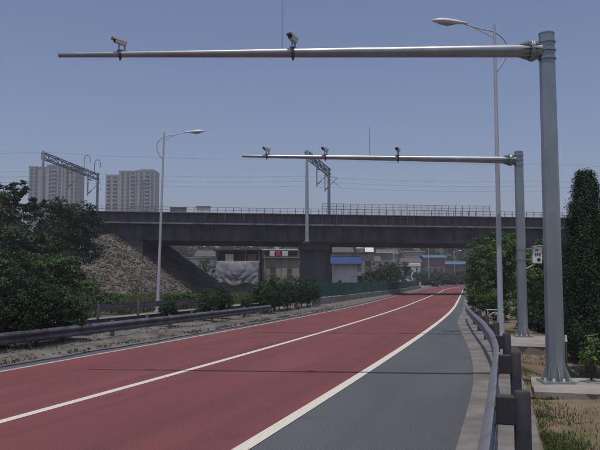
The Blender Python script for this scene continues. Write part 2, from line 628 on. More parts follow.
pts = []
while len(pts) < 6000:
    x, y = random.uniform(-40, -9), random.uniform(79, 98)
    z = emb_z(x, y)
    if 0.0 < z < 7.7:
        pts.append((x, y, z + 0.02))
so = scatter_stones('bank_stone', pts, 0.05, 0.19, M['stone'], emb)
so['kind'] = 'stuff'


# ------------------------------------------------------------------ railway bridge
BA = math.atan(0.10)
bridge = thing('railway_bridge', 'dark concrete railway bridge with railings spanning the red road', 'bridge', (0, 92.5, 0), BA)
bridge.rotation_euler = (0, 0.005, BA)
S0, S1 = -27.0, 62.0
Wd = 15.0


def bpart(name, mb, m, **k):
    return mb.build(name, m, bridge, **k)


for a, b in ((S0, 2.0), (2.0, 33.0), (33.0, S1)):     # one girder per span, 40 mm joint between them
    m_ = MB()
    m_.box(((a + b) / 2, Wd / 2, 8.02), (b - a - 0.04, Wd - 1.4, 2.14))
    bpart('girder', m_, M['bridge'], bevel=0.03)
s = S0 + 1
rib = None
while s < S1:
    m_ = MB().box((0, 0.70 - 0.105, 8.10), (0.22, 0.20, 1.7))
    m_.add([(-0.11, 0.6, 8.9), (0.11, 0.6, 8.9), (0.11, 0.6, 8.3), (-0.11, 0.6, 8.3), (-0.11, 0.05, 8.97), (0.11, 0.05, 8.97)],
           [(4, 5, 1, 0), (2, 5, 4, 3), (0, 3, 4), (5, 2, 1)])
    if rib is None:
        rib = bpart('bracket', m_, M['bridge'])
        rib.location.x = s
    else:
        c = rib.copy()
        COL.objects.link(c)
        c.location.x = s
    s += 2.45
m_ = MB().box(((S0 + S1) / 2, Wd / 2, 9.10), (S1 - S0 - 0.02, Wd, 0.19))
bpart('walkway_slab', m_, M['bridge_edge'], bevel=0.02)
# parapet panels, joints open
par = None
s = S0 + 1.25
while s < S1:
    if par is None:
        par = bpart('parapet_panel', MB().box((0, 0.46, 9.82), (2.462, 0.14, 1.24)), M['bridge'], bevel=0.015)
        par.location.x = s
    else:
        c = par.copy()
        COL.objects.link(c)
        c.location.x = s
    s += 2.475
bpart('parapet_cap', MB().box(((S0 + S1) / 2, 0.32, 10.49), (S1 - S0, 0.56, 0.09)), M['bridge_edge'])  # front overhang deepened so that its shadow darkens the panels below
back_par = bpart('back_parapet', MB().box(((S0 + S1) / 2, Wd - 0.3, 9.82), (S1 - S0, 0.16, 1.24)), M['bridge'])
for z in (10.86, 11.2):
    bpart('handrail', MB().box(((S0 + S1) / 2, 0.26, z), (S1 - S0, 0.05, 0.05)), M['railing'])
    bpart('handrail', MB().box(((S0 + S1) / 2, Wd - 0.3, z), (S1 - S0, 0.05, 0.05)), M['railing'])
rpost = None
s = S0 + 0.4
while s < S1:
    for d in (0.26, Wd - 0.3):
        if rpost is None:
            rpost = bpart('railing_post', MB().box((0, 0, 10.86), (0.075, 0.075, 0.66)), M['railing'])
            rpost.location = (s, d, 0)
        elif d < 1 or s < 40:
            c = rpost.copy()
            COL.objects.link(c)
            c.location = (s, d, 0)
    s += 1.0 if s < 36 else 2.0
# taller mesh screen over the road
a0, a1 = 2.9, 25.4
for z in (11.94, 11.58, 11.25):
    bpart('screen_rail', MB().box(((a0 + a1) / 2, 0.42, z), (a1 - a0, 0.045, 0.045)), M['railing'])
sp = None
n = 25
for i in range(n):
    s = a0 + (a1 - a0) * i / (n - 1)
    if sp is None:
        sp = bpart('screen_post', MB().box((0, 0.42, 10.58), (0.06, 0.06, 2.76)), M['railing'])
        sp.location.x = s
    else:
        c = sp.copy()
        COL.objects.link(c)
        c.location.x = s
m_ = MB()
for i in range(int((a1 - a0) / 0.2)):
    m_.box((a0 + 0.1 + i * 0.2, 0.42, 11.25), (0.008, 0.008, 1.4))
for i in range(6):
    m_.box(((a0 + a1) / 2, 0.42, 10.68 + i * 0.22), (a1 - a0, 0.008, 0.008))
wm = bpart('wire_mesh', m_, M['railing'])
wm['kind'] = 'stuff'
# ballast and rails behind the parapet
bpart('ballast', MB().box(((S0 + S1) / 2, Wd / 2, 9.42), (S1 - S0 - 0.1, Wd - 2.2, 0.44)), M['stone'])
# piers
for s in (1.9, 33.0):
    m_ = MB()
    v = [(-1.75, 2.3), (1.75, 2.3), (1.75 + 2.2, 13.4), (-1.75 + 2.2, 13.4)]
    for z in (-1.2, 6.0):
        m_.v += [(s + x, y + 0.25 * (1 if z > 0 else 0) * 0, z) for x, y in v]
    m_.f += [(0, 1, 5, 4), (1, 2, 6, 5), (2, 3, 7, 6), (3, 0, 4, 7), (4, 5, 6, 7), (3, 2, 1, 0)]
    pr = bpart('pier', m_, M['pier'], bevel=0.12)
    m_ = MB()
    v = [(-2.05, 1.5), (2.05, 1.5), (2.05 + 2.2, 13.7), (-2.05 + 2.2, 13.7)]
    for z in (5.95, 6.94):
        m_.v += [(s + x, y, z) for x, y in v]
    m_.f += [(0, 1, 5, 4), (1, 2, 6, 5), (2, 3, 7, 6), (3, 0, 4, 7), (4, 5, 6, 7), (3, 2, 1, 0)]
    m_.build('pier_cap', M['pier'], pr, bevel=0.06)
bpart('mast_corbel', MB().box((0.75, 0.45, 6.80), (0.9, 1.9, 0.27)), M['pier'], bevel=0.03)
# abutment block buried in the bank
bpart('abutment', MB().box((-22.5, 7.6, 5.7), (5.0, 14.0, 2.4)), M['pier'], bevel=0.05)


# ------------------------------------------------------------------ catenary portals and wires
def portal(label, pa, pb, za, zb, ztop_a, ztop_b, hooks):
    """two masts joined by a lattice beam; pa in front, pb behind the tracks"""
    root = thing('catenary_portal', label, 'gantry', (pa.x, pa.y, za), 0, 'lattice portals over the railway')
    L0 = Vector((pa.x, pa.y, za))
    A0, A1 = Vector((pa.x, pa.y, za)), Vector((pa.x, pa.y, ztop_a))
    B0, B1 = Vector((pb.x, pb.y, zb)), Vector((pb.x, pb.y, ztop_b))

    def rel(mb, name, m, **k):
        mb.v = [(x - L0.x, y - L0.y, z - L0.z) for x, y, z in mb.v]
        return mb.build(name, m, root, **k)
    m_ = MB()
    m_.tube([A0, A1], [0.24, 0.17], 8)
    rel(m_, 'mast', M['steel_lt'])
    m_ = MB()
    m_.box(A0 + Vector((0, 0, 0.03)), (0.7, 0.7, 0.08))
    rel(m_, 'base_plate', M['steel_lt'])
    m_ = MB()
    m_.tube([B0, B1], [0.25, 0.19], 8)
    rel(m_, 'mast', M['steel'])
    # lattice beam
    d = (B1 - A1)
    side = Vector((d.y, -d.x, 0)).normalized() * 0.28
    lo = Vector((0, 0, -0.75))
    m_ = MB()
    n = 9
    drop = Vector((0, 0, -0.25))
    for sgn in (-1, 1):
        for dz in (Vector((0, 0, 0)), lo):
            m_.bar(A1 + side * sgn + dz + drop, B1 + side * sgn + dz + drop, 0.11)
        for i in range(n):
            p = A1 + d * (i / n) + side * sgn + drop
            q = A1 + d * ((i + 1) / n) + side * sgn + drop
            m_.bar(p + (lo if i % 2 else Vector()), q + (Vector() if i % 2 else lo), 0.07)
            m_.bar(p, p + lo, 0.06)
    for i in range(n + 1):
        p = A1 + d * (i / n) + drop
        m_.bar(p - side, p + side, 0.06)
        m_.bar(p - side + lo, p + side + lo, 0.06)
    rel(m_, 'lattice_beam', M['steel'])
    # drop tubes with cantilever brackets
    for fr in (0.42, 0.80):
        p = A1 + d * fr + Vector((0, 0, -1.0))
        m_ = MB()
        m_.bar(p, p + Vector((0, 0, -2.9)), 0.14)
        dt_ = rel(m_, 'drop_tube', M['steel'])
        m_ = MB()
        e = p + Vector((1.75, 0.1, -0.9))
        m_.tube([p + Vector((0, 0, -0.5)), e], 0.045, 6)
        m_.tube([p + Vector((0, 0, -2.7)), e], 0.05, 6)
        m_.tube([e + Vector((-0.6, 0, -0.45)), e + Vector((0.3, 0, -1.25))], 0.03, 6)
        rel(m_, 'cantilever', M['steel'])
        m_ = MB()
        for zz in (-0.55, -2.62):
            a = p + Vector((0.1, 0, zz + 0.02))
            b = p + Vector((0.55, 0.03, zz + (-0.1 if zz > -1 else 0.45)))
            m_.tube([a + (b - a) * q / 6 for q in range(7)], [0.05, 0.11, 0.05, 0.11, 0.05, 0.11, 0.05], 8)
        rel(m_, 'insulator', M['rust'])
    # curved horn rods on top of the beam
    for fr in hooks:
        p = A1 + d * fr + Vector((0, 0, -0.25))
        m_ = MB()
        pp = [p, p + Vector((0, 0, 1.5))]
        for k in range(1, 8):
            a = math.pi * k / 7
            pp.append(p + Vector((0.42 - 0.42 * math.cos(a), 0, 1.5 + 0.55 * math.sin(a))))
        pp.append(p + Vector((0.84, 0, 0.9)))
        m_.tube(pp, 0.05, 6)
        rel(m_, 'horn_rod', M['steel'])
    return root


a = W(307, 243, 92.2)
b = W(329, 222, 105.0)
portal('tall pale catenary mast and lattice beam above the bridge pier', a, b, 6.93, 9.2, W(307, 150, 92.2).z, W(332, 168, 105).z, ())
a = W(41, 235, 92.8)
b = W(97, 212, 108.0)
portal('lattice catenary portal with two hooked rods rising behind the left trees', a, b, emb_z(a.x, a.y) - 0.2, emb_z(b.x, b.y) - 0.2, W(41, 151, 92.8).z, W(97, 173, 108).z, (0.72, 0.93))

wires = [(96.0, 181, 'uppermost thin feeder wire high over the bridge', 14), (98.0, 176, 'second thin wire over the bridge below the feeder', 12),
         (97.0, 158, 'faint high wire crossing the sky above the left lamp arm', 20), (101.0, 186, 'lowest contact wire running along over the bridge', 4)]
labels_w = ['thin overhead wire crossing the sky level with the bridge masts', 'thin overhead wire just above the lowest one over the bridge',
            'topmost thin overhead wire crossing the sky behind the far gantry arm', 'lowest thin overhead wire above the bridge railing']
for (Y, py, _, _), lb in zip(wires, labels_w):
    z0 = W(300, py, Y).z
    pp = []
    for i in range(41):
        x = -130 + 260 * i / 40
        fr = ((x + 33) / 34.0) % 1.0
        pp.append((x, Y + 0.1 * x, z0 - 0.005 * x - 0.8 * 4 * fr * (1 - fr) * 0.5))
    tag(MB().tube(pp, 0.012, 5).build('overhead_wire', M['wire']), lb, 'wire', 'overhead wires of the railway')


# a small signal cabinet row and a mast on the railway, seen over the railing
def small_box(px0, px1, py0, py1, Y, label, name, cat, m, zb=None):
    a, b = W(px0, py1, Y), W(px1, py0, Y)
    zb = a.z if zb is None else zb
    r = thing(name, label, cat, ((a.x + b.x) / 2, Y, zb))
    MB().box((0, 0, (b.z - zb) / 2), (b.x - a.x, 1.0, b.z - zb)).build('body', m, r, bevel=0.04)
    MB().box((0, 0, b.z - zb + 0.05), (b.x - a.x + 0.2, 1.2, 0.1)).build('lid', M['bridge_edge'], r)
    return r


small_box(171, 186, 208.2, 209, 104.5, 'low grey trackside cabinet showing above the bridge railing', 'trackside_cabinet', 'cabinet', M['wallg'], 9.7)
small_box(197, 210, 207.3, 209, 104.8, 'larger pale trackside cabinet showing above the bridge railing', 'trackside_cabinet', 'cabinet', M['wallw'], 9.7)
tp = W(144, 180, 104)
r = thing('trackside_mast', 'thin trackside mast with crossarms in front of the right tower block', 'mast', (tp.x, 104, 9.1))
MB().tube([(0, 0, 0), (0, 0, tp.z - 9.1)], [0.13, 0.08], 8).build('pole', M['steel'], r)
for dz in (0.5, 1.1):
    MB().box((0.35, 0, tp.z - 9.1 - dz), (1.5, 0.12, 0.12)).build('crossarm', M['steel'], r)


# ------------------------------------------------------------------ camera gantries
def gantry(label, pole, arm_end, arm_base_z, top_z, zbase):
    root = thing('camera_gantry', label, 'gantry', (pole.x, pole.y, zbase), 0, 'camera gantries over the road')
    L0 = Vector((pole.x, pole.y, zbase))

    def rel(mb, name, m, parent=root, **k):
        mb.v = [(x - L0.x, y - L0.y, z - L0.z) for x, y, z in mb.v]
        return mb.build(name, m, parent, **k)
    P0 = Vector((pole.x, pole.y, zbase))
    ht = top_z - zbase
    e = Vector(arm_end)
    b = Vector((pole.x, pole.y, arm_base_z))
    dr = (e - b)
    L_ = dr.length
    dr.normalize()
    sd_ = Vector((-dr.y, dr.x, 0)).normalized()
    ang = math.atan2(dr.y, dr.x)
    pph = math.atan2(-pole.y, -pole.x) + 0.10
    po = rel(MB().tube([P0 + Vector((0, 0, 0.02)), P0 + Vector((0, 0, ht))], [0.168, 0.142], 8, phase=pph), 'pole', M['galv'])
    rel(MB().tube([P0 + Vector((0, 0, ht)), P0 + Vector((0, 0, ht + 0.02))], [0.15, 0.146], 8, phase=pph), 'pole_cap', M['galv'], po)
    rel(MB().box(P0 + Vector((0, 0, 0.018)), (0.56, 0.56, 0.036), ang), 'base_plate', M['galv'], bevel=0.004)
    for k in range(8):                               # base stiffeners
        a = ang + k * math.pi / 4
        c, s = math.cos(a), math.sin(a)
        m_ = MB()
        w = Vector((-s, c, 0)) * 0.006
        r0, r1 = Vector((c, s, 0)) * 0.150, Vector((c, s, 0)) * 0.265
        q = [P0 + r0 + Vector((0, 0, 0.037)), P0 + r1 + Vector((0, 0, 0.037)), P0 + r1 + Vector((0, 0, 0.08)), P0 + r0 + Vector((0, 0, 0.36))]
        m_.v = [x + w for x in q] + [x - w for x in q]
        m_.f = [(0, 1, 2, 3), (7, 6, 5, 4), (0, 4, 5, 1), (1, 5, 6, 2), (2, 6, 7, 3), (3, 7, 4, 0)]
        rel(m_, 'stiffener', M['galv'])
        a2 = a + math.pi / 8
        p = P0 + Vector((math.cos(a2) * 0.225, math.sin(a2) * 0.225, 0.036))
        rel(MB().tube([p, p + Vector((0, 0, 0.05))], 0.024, 6), 'anchor_bolt', M['white'])
    # arm with flange joint
    a0 = b + dr * 0.33
    ar = rel(MB().tube([a0, a0 + dr * (L_ - 0.33) * 0.5, e], [0.125, 0.088, 0.048], 20), 'arm', M['galv'], smooth=True)
    rel(MB().tube([e, e + dr * 0.02], [0.052, 0.05], 20), 'arm_cap', M['galv'], ar)
    rel(MB().tube([b + dr * 0.10, b + dr * 0.25], [0.13, 0.13], 16), 'stub', M['galv'], smooth=True)
    for q0 in (0.25, 0.285):
        rel(MB().tube([b + dr * q0, b + dr * (q0 + 0.028)], [0.205, 0.205], 16), 'flange', M['galv'])
    up = sd_.cross(dr)
    if up.z < 0:
        up = -up
    for k in range(8):
        a = 2 * math.pi * (k + 0.5) / 8
        rr = sd_ * math.cos(a) + up * math.sin(a)
        p = b + dr * 0.235 + rr * 0.172
        rel(MB().tube([p, p + dr * 0.10], 0.014, 6), 'flange_bolt', M['galv'])
        a = 2 * math.pi * k / 8
        rr = sd_ * math.cos(a) + up * math.sin(a)
        tn = dr.cross(rr) * 0.005
        for s0, s1, inner in ((0.314, 0.56, 0.115), (0.249, 0.06, 0.115)):
            q = [b + dr * s0 + rr * 0.2, b + dr * s0 + rr * inner, b + dr * s1 + rr * inner]
            m_ = MB()
            m_.v = [x + tn for x in q] + [x - tn for x in q]
            m_.f = [(0, 1, 2), (5, 4, 3), (0, 3, 4, 1), (1, 4, 5, 2), (2, 5, 3, 0)]
            rel(m_, 'gusset', M['galv'])
    for dz in (-0.16, 0.0, 0.16):                     # collar bands on the pole
        rel(MB().tube([b + Vector((0, 0, dz - 0.018)), b + Vector((0, 0, dz + 0.018))], [0.165, 0.165], 8, phase=pph), 'collar', M['galv'])
    # lightning rod half way along the arm
    p = b + (e - b) * 0.53
    lr = rel(MB().tube([p + Vector((0, 0, 0.05)), p + Vector((0, 0, 1.08))], [0.009, 0.005], 6), 'lightning_rod', M['wire'])
    return root, b, e


def traffic_camera(label, p, yaw, arm_r, group='traffic cameras on the gantry arms', tilt=-0.10):
    r = thing('traffic_camera', label, 'camera', p, yaw, group)
    KS = 0.8
    R = Matrix.Rotation(tilt, 3, 'X') @ Matrix.Scale(KS, 3)
    c = Vector((0, 0, arm_r + 0.19))
    MB().box(c, (0.125, 0.30, 0.11), R).build('housing', M['white'], r, bevel=0.015)
    m_ = MB()
    m_.box(c + R @ Vector((0, -0.03, 0.072)), (0.155, 0.40, 0.012), R)
    for s in (-1, 1):
        m_.box(c + R @ Vector((s * 0.076, -0.03, 0.045)), (0.006, 0.40, 0.06), R)
    m_.build('sunshield', M['white'], r)
    MB().tube([c + R @ Vector((0, -0.145, 0)), c + R @ Vector((0, -0.165, 0))], [0.045, 0.043], 14).build('lens', M['black'], r, smooth=True)
    m_ = MB()
    for s in (-1, 1):
        m_.bar((0.0, s * 0.06 + 0.03, arm_r + 0.02), (0, s * 0.06 + 0.03, arm_r + 0.17), 0.028)
    m_.box((0, 0.03, arm_r + 0.02), (0.09, 0.17, 0.025))
    m_.build('bracket', M['galv'], r)
    MB().tube([(0, 0.03, 0), (0, 0.03, arm_r + 0.01)], 0.02, 8).build('stem', M['galv'], r)
    ax = Matrix.Rotation(-yaw, 3, 'Z') @ Vector((1, 0, 0))
    MB().tube([-ax * 0.03, ax * 0.03], [arm_r + 0.012] * 2, 16).build('clamp', M['postl'], r, smooth=True)
    MB().bar((0, 0, -arm_r - 0.06), (0, 0, -arm_r), 0.03).build('clamp_bolt', M['postl'], r)
    return r


p1 = G(556, 384)
e1 = W(60, 55, 13.96)
gn, b1, e1 = gantry('near tall steel camera gantry whose arm crosses the top of the picture', p1, e1, W(548, 50.5, p1.y).z, W(556, 34, p1.y).z, 0.03)
p2 = G(523, 337.5)
e2 = W(243, 156, p2.y + 0.112 * 9.24)
gf, b2, e2 = gantry('farther steel camera gantry with shorter looking arm and a box on its pole', p2, e2, W(517, 160, p2.y).z, W(522, 152, p2.y).z, 0.03)


def on_arm(b, e, px):
    best = min((abs(300 + F * (b + (e - b) * k / 400).x / ((b + (e - b) * k / 400).y * math.cos(PITCH) + ((b + (e - b) * k / 400).z - H) * math.sin(PITCH)) - px), k / 400) for k in range(401))
    return best[1]


def arm_rad(fr):
    return 0.125 + (0.048 - 0.125) * fr


for b, e, items in ((b1, e1, ((120, 'white traffic camera near the free end of the near gantry arm', -0.9), (293, 'white traffic camera at the middle of the near gantry arm', -0.45))),
                    (b2, e2, ((267, 'leftmost white traffic camera on the farther gantry arm', -0.8), (325, 'middle white traffic camera on the farther gantry arm', -0.7), (398, 'rightmost white traffic camera on the farther gantry arm', -0.4)))):
    for px, lb, yaw in items:
        fr = on_arm(b, e, px)
        traffic_camera(lb, b + (e - b) * fr, yaw, arm_rad(fr))

# equipment box on the far pole
bx = W(536.5, 255, p2.y + 0.05)
r = thing('equipment_box', 'small white equipment box with faded marks on the farther gantry pole', 'box', (p2.x, p2.y, bx.z))
dx = bx.x - p2.x
MB().box((dx, 0.0, 0), (0.30, 0.16, 0.56), Matrix.Rotation(0.05, 3, 'Y')).build('body', M['white'], r, bevel=0.012)
MB().box((dx + 0.01, -0.02, 0.30), (0.36, 0.24, 0.02), Matrix.Rotation(-0.10, 3, 'Y')).build('hood', M['white'], r)
MB().bar((0.12, 0, -0.48), (dx - 0.05, 0, -0.27), 0.05, 0.02).build('strut', M['white'], r)
MB().bar((0.1, 0, 0.2), (dx - 0.14, 0, 0.2), 0.04).build('bracket', M['galv'], r)
MB().bar((0.1, 0, -0.15), (dx - 0.14, 0, -0.15), 0.04).build('bracket', M['galv'], r)
for z in (0.2, -0.15):
    MB().tube([(0, 0, z - 0.02), (0, 0, z + 0.02)], [0.172] * 2, 8, phase=math.pi / 8).build('band', M['galv'], r)
m_ = MB()
for (x, z, w, h) in ((-0.03, 0.16, 0.11, 0.045), (-0.07, 0.0, 0.05, 0.09), (0.0, 0.01, 0.05, 0.08), (0.07, 0.0, 0.05, 0.09)):
    m_.box((dx + x, -0.083, z), (w, 0.006, h))
m_.build('marking', M['postl'], r)
m_ = MB()
m_.tube([(dx + 0.03, -0.080, -0.16), (dx + 0.03, -0.087, -0.16)], 0.06, 12)
m_.build('emblem', M['post'], r)

# concrete pads under the gantries
def pad(label, t0, t1, o0, o1, z, th):
    o = ribbon('concrete_pad', o0, o1, t0, t1, z, M['concrete'], skirt=th, dt=(t1 - t0) / 8, nseg=40, zf=lambda o, t, k: z + 0.012 * mnoise.noise(Vector((o * 2, t * 2, 1))))
    for v in o.data.vertices:                 # chipped, uneven edges
        x, y = v.co.x, v.co.y
        v.co.x += 0.015 * mnoise.noise(Vector((x * 2.5, y * 2.5, 3)))
        v.co.y += 0.06 * mnoise.noise(Vector((x * 3.5, y * 3.5, 9))) + 0.03 * mnoise.noise(Vector((x * 11, y * 11, 5)))
    return tag(o, label, 'concrete pad', 'concrete pads beside the road')


pad('long pale concrete pad under the near gantry pole', 12.95, 14.85, 3.22, 9.2, 0.03, 0.5)
pad('raised pale concrete pad under the farther gantry pole and lamp', 21.3, 25.6, 2.75, 6.2, 0.03, 0.7)
q = p1 + Vector((0.22, 0.05, 0))
r = thing('cable_conduit', 'thin white capped cable pipe standing right beside the near pole', 'pipe', (q.x, q.y, 0.03))
MB().tube([(0, 0, 0), (0, 0, 0.78)], 0.018, 8).build('pipe', M['postl'], r, smooth=True)
MB().tube([(0, 0, 0.72), (0, 0, 0.84)], [0.026, 0.02], 8).build('cap', M['white'], r, smooth=True)


# ------------------------------------------------------------------ street lamps
def street_lamp(label, base, height, side, heading=0.0, group='street lamps', reach=2.2, sc=1.0):
    """pole, a bow that leaves the pole on the outer side and sweeps over it, cobra head"""
    r = thing('street_lamp', label, 'street lamp', base, heading, group)
    MB().tube([(0, 0, 0), (0, 0, height)], [0.105, 0.05], 12).build('pole', M['galv2'], r, smooth=True)
    MB().box((0, 0, 0.02), (0.42, 0.42, 0.04)).build('base_plate', M['galv2'], r)
    MB().tube([(0, 0, 0.04), (0, 0, 0.75)], [0.13, 0.125], 12).build('door_sleeve', M['galv2'], r, smooth=True)
    top = height
    pts = []
    ctrl = [Vector((0.02, 0, top - 1.72)), Vector((0.34, 0, top - 1.25)), Vector((0.42, 0, top - 0.75)), Vector((0.06, 0, top - 0.32)), Vector((-0.6, 0, top - 0.14)), Vector((-reach + 0.9, 0, top + 0.02))]
    cc = [ctrl[0]] + ctrl + [ctrl[-1]]
    for i in range(1, len(cc) - 2):
        for k in range(6):
            t = k / 6
            a, b, c, d = cc[i - 1:i + 3]
            p = 0.5 * ((2 * b) + (c - a) * t + (2 * a - 5 * b + 4 * c - d) * t * t + (-a + 3 * b - 3 * c + d) * t ** 3)
            pts.append(p)
    pts.append(ctrl[-1])
    pts = [Vector((p.x * side, p.y, p.z)) for p in pts]
    MB().tube(pts, [0.035 - 0.012 * i / len(pts) for i in range(len(pts))], 8).build('arm', M['galv2'], r, smooth=True)
    MB().tube([(-0.02 * side, 0, top - 0.5), (-0.35 * side, 0, top - 0.32), (-0.75 * side, 0, top - 0.125)], 0.02, 6).build('brace', M['galv2'], r, smooth=True)
    h = MB()
    x0 = -reach + 1.05
    prof = [(0, 0.035, 0.03), (0.12, 0.05, 0.05), (0.35, 0.10, 0.085), (0.65, 0.165, 0.115), (0.9, 0.17, 0.11), (1.1, 0.12, 0.075), (1.22, 0.05, 0.035), (1.25, 0.012, 0.01)]
    n = 16
    for (s, w, hh) in prof:
        for k in range(n):
            a = 2 * math.pi * k / n
            zz = math.sin(a)
            h.v.append(((x0 - s) * side, math.cos(a) * w, top + 0.03 + s * 0.075 + (zz * hh if zz > 0 else zz * hh * 0.7)))
    for i in range(len(prof) - 1):
        for k in range(n):
            q = (i * n + k, i * n + (k + 1) % n, (i + 1) * n + (k + 1) % n, (i + 1) * n + k)
            h.f.append(q)
    h.f.append(tuple(range(n)))
    h.f.append(tuple(reversed(range((len(prof) - 1) * n, len(prof) * n))))
    hd = h.build('lamp_head', M['lampw'], r, smooth=True)
    g_ = MB()
    g_.tube([((x0 - 0.45) * side, 0, top + 0.02), ((x0 - 0.7) * side, 0, top + 0.03), ((x0 - 1.0) * side, 0, top + 0.06)], [0.05, 0.10, 0.06], 12, flat=1.0)
    g_.build('lamp_glass', M['glass'], hd, smooth=True)
    MB().tube([((x0 + 0.02) * side, 0, top + 0.03), ((x0 + 0.12) * side, 0, top + 0.17)], [0.022, 0.02], 6).build('photocell', M['galv2'], hd)
    return r


bl = G(501, 336)
street_lamp('tall pale street lamp standing just left of the farther gantry pole', bl, W(498, 24, bl.y).z, 1, 0.0, reach=2.0)
bl = W(157.5, 309, 44.4)
bl.z = -0.02
o = street_lamp('street lamp on the left in front of the rubble bank', bl, W(162, 132, 44.4).z, -1, 0.0, reach=2.35)
o.rotation_euler = (0, 0.022, 0)
for px, Y, lb, sd2, topy in ((394, 152, 'street lamp pole seen under the bridge beside the end of the green fence', 1, 228), (429, 210, 'distant street lamp pole behind the white canopy under the bridge', 1, 240), (455, 250, 'farthest small street lamp with its arm showing under the bridge', -1, 251)):
    b = W(px, 281, Y)
    b.z = -0.5
    hh = W(px, topy, Y).z + 0.5
    street_lamp(lb, b, hh, sd2, 0.0)


# ------------------------------------------------------------------ guardrails
WPROF = [(0.0, 0.0), (0.018, 0.012), (0.080, 0.055), (0.085, 0.080), (0.075, 0.105), (0.012, 0.142), (0.004, 0.155), (0.012, 0.168), (0.075, 0.205), (0.085, 0.230), (0.080, 0.255), (0.018, 0.298), (0.0, 0.310)]


def guardrail(label, off, t0, t1, ztop, side, mrail, mpost, post_step, zg, spacer=True, post_r=0.075, group='road guardrails', first=None):
    """side=+1: the beam's face looks to smaller offsets (to the road on the left of it)"""
    offf = off if callable(off) else (lambda t: off)
    o0 = rp(t0, offf(t0), 0)
    root = thing('guardrail', label, 'guardrail', (o0.x, o0.y, zg), 0, group)
    L0 = Vector((o0.x, o0.y, zg))
    seg = 4.0
    t = t0
    while t < t1 - 0.05:
        te = min(t + seg, t1)
        m_ = MB()
        n = 6
        prof = [(d, z) for d, z in WPROF] + [(d - 0.006, z) for d, z in reversed(WPROF)]
        for i in range(n + 1):
            tt = t + (te + 0.12 - t) * i / n
            # laps: this piece runs 3 mm behind the next one
            dd = 0.004 * (1 - i / n)
            wob = 0.012 * mnoise.noise(Vector((tt * 0.35, off if not callable(off) else 1.0, 3)))
            for d, z in prof:
                p = rp(tt, offf(tt) - side * (d + dd) + wob, ztop - 0.31 + z + wob)
                m_.v.append(p - L0)
        w = len(prof)
        for i in range(n):
            for k in range(w):
                m_.f.append((i * w + k, i * w + (k + 1) % w, (i + 1) * w + (k + 1) % w, (i + 1) * w + k))
        m_.f.append(tuple(range(w)))
        m_.f.append(tuple(reversed(range(n * w, (n + 1) * w))))
        m_.build('rail_beam', mrail, root, smooth=True, sharp=0.9)
        t = te
    t = first if first is not None else t0 + 0.4
    po = sp_ = None
    back = 0.19 if spacer else 0.085
    while t < t1:
        h = float(_head(np.array(t)))
        p = rp(t, offf(t) + side * (back + post_r * 0.8), 0) - L0
        p.z = 0
        tilt = (random.uniform(-0.02, 0.02), random.uniform(-0.02, 0.02), -h)
        if po is None:
            m_ = MB()
            hh = ztop + 0.03 - zg
            m_.tube([(0, 0, -0.3), (0, 0, hh - 0.02), (0, 0, hh)], [post_r, post_r, post_r * 0.86], 14)
            po = m_.build('post', mpost, root, smooth=True)
            c = po
        else:
            c = po.copy()
            COL.objects.link(c)
        c.location = p
        c.rotation_euler = tilt
        if spacer:
            q = rp(t, offf(t) + side * (0.095 + 0.004), 0) - L0
            q.z = 0
            if sp_ is None:
                sp_ = MB().box((0, 0, ztop - 0.155 - zg), (0.185, 0.18, 0.27)).build('spacer_block', mpost, root, bevel=0.012)
                c = sp_
            else:
                c = sp_.copy()
                COL.objects.link(c)
            c.location = q
            c.rotation_euler = (0, 0, -h)
        t += post_step
    return root


guardrail('grey guardrail with dark round posts running up the right road edge', rail_off, -3.0, 35.2, 0.75, 1, M['railr'], M['post'], 3.9, 0.015, True, 0.082, first=-0.15 + 0.34)
guardrail('near dull guardrail along the median beside the red road', -9.0, 4, 36.0, 0.60, -1, M['rail'], M['postl'], 4.0, 0.08, False, 0.065)
guardrail('rear median guardrail facing the opposite road behind the shrubs', -10.2, 4, 42, 0.60, 1, M['rail'], M['postl'], 4.0, 0.08, False, 0.065)
guardrail('far guardrail along the foot of the railway bank', -15.9, 6, 50, 0.74, 1, M['rail'], M['postl'], 4.0, -0.03, False, 0.065)

q = W(466.5, 303, 52.0)
r = thing('marker_post', 'short white marker post at the road edge by the roadside bush', 'post', (q.x, 52.0, 0.0))
MB().tube([(0, 0, 0), (0, 0, 0.92)], 0.06, 10).build('shaft', M['white'], r, smooth=True)
MB().tube([(0, 0, 0.92), (0, 0, 0.97)], [0.062, 0.04], 10).build('cap', M['white'], r, smooth=True)

# small pale hooped railing beyond the right rail
a = W(488, 326, 31.0)
r = thing('hoop_railing', 'small pale railing with a rounded hoop beside the right guardrail', 'railing', (a.x, 31.0, -0.35))
wd = 0.62
for x in (0, wd):
    MB().tube([(x, 0, -0.1), (x, 0, 0.98)], 0.022, 8).build('upright', M['galv2'], r, smooth=True)
for z in (0.98, 0.45):
    MB().tube([(-0.08, 0, z), (wd + 0.08, 0, z)], 0.022, 8).build('bar', M['galv2'], r, smooth=True)
MB().tube([(wd / 2 - 0.28 * math.cos(k * math.pi / 10), -0.01, 0.52 + 0.36 * math.sin(k * math.pi / 10)) for k in range(11)], 0.022, 8).build('hoop', M['galv2'], r, smooth=True)

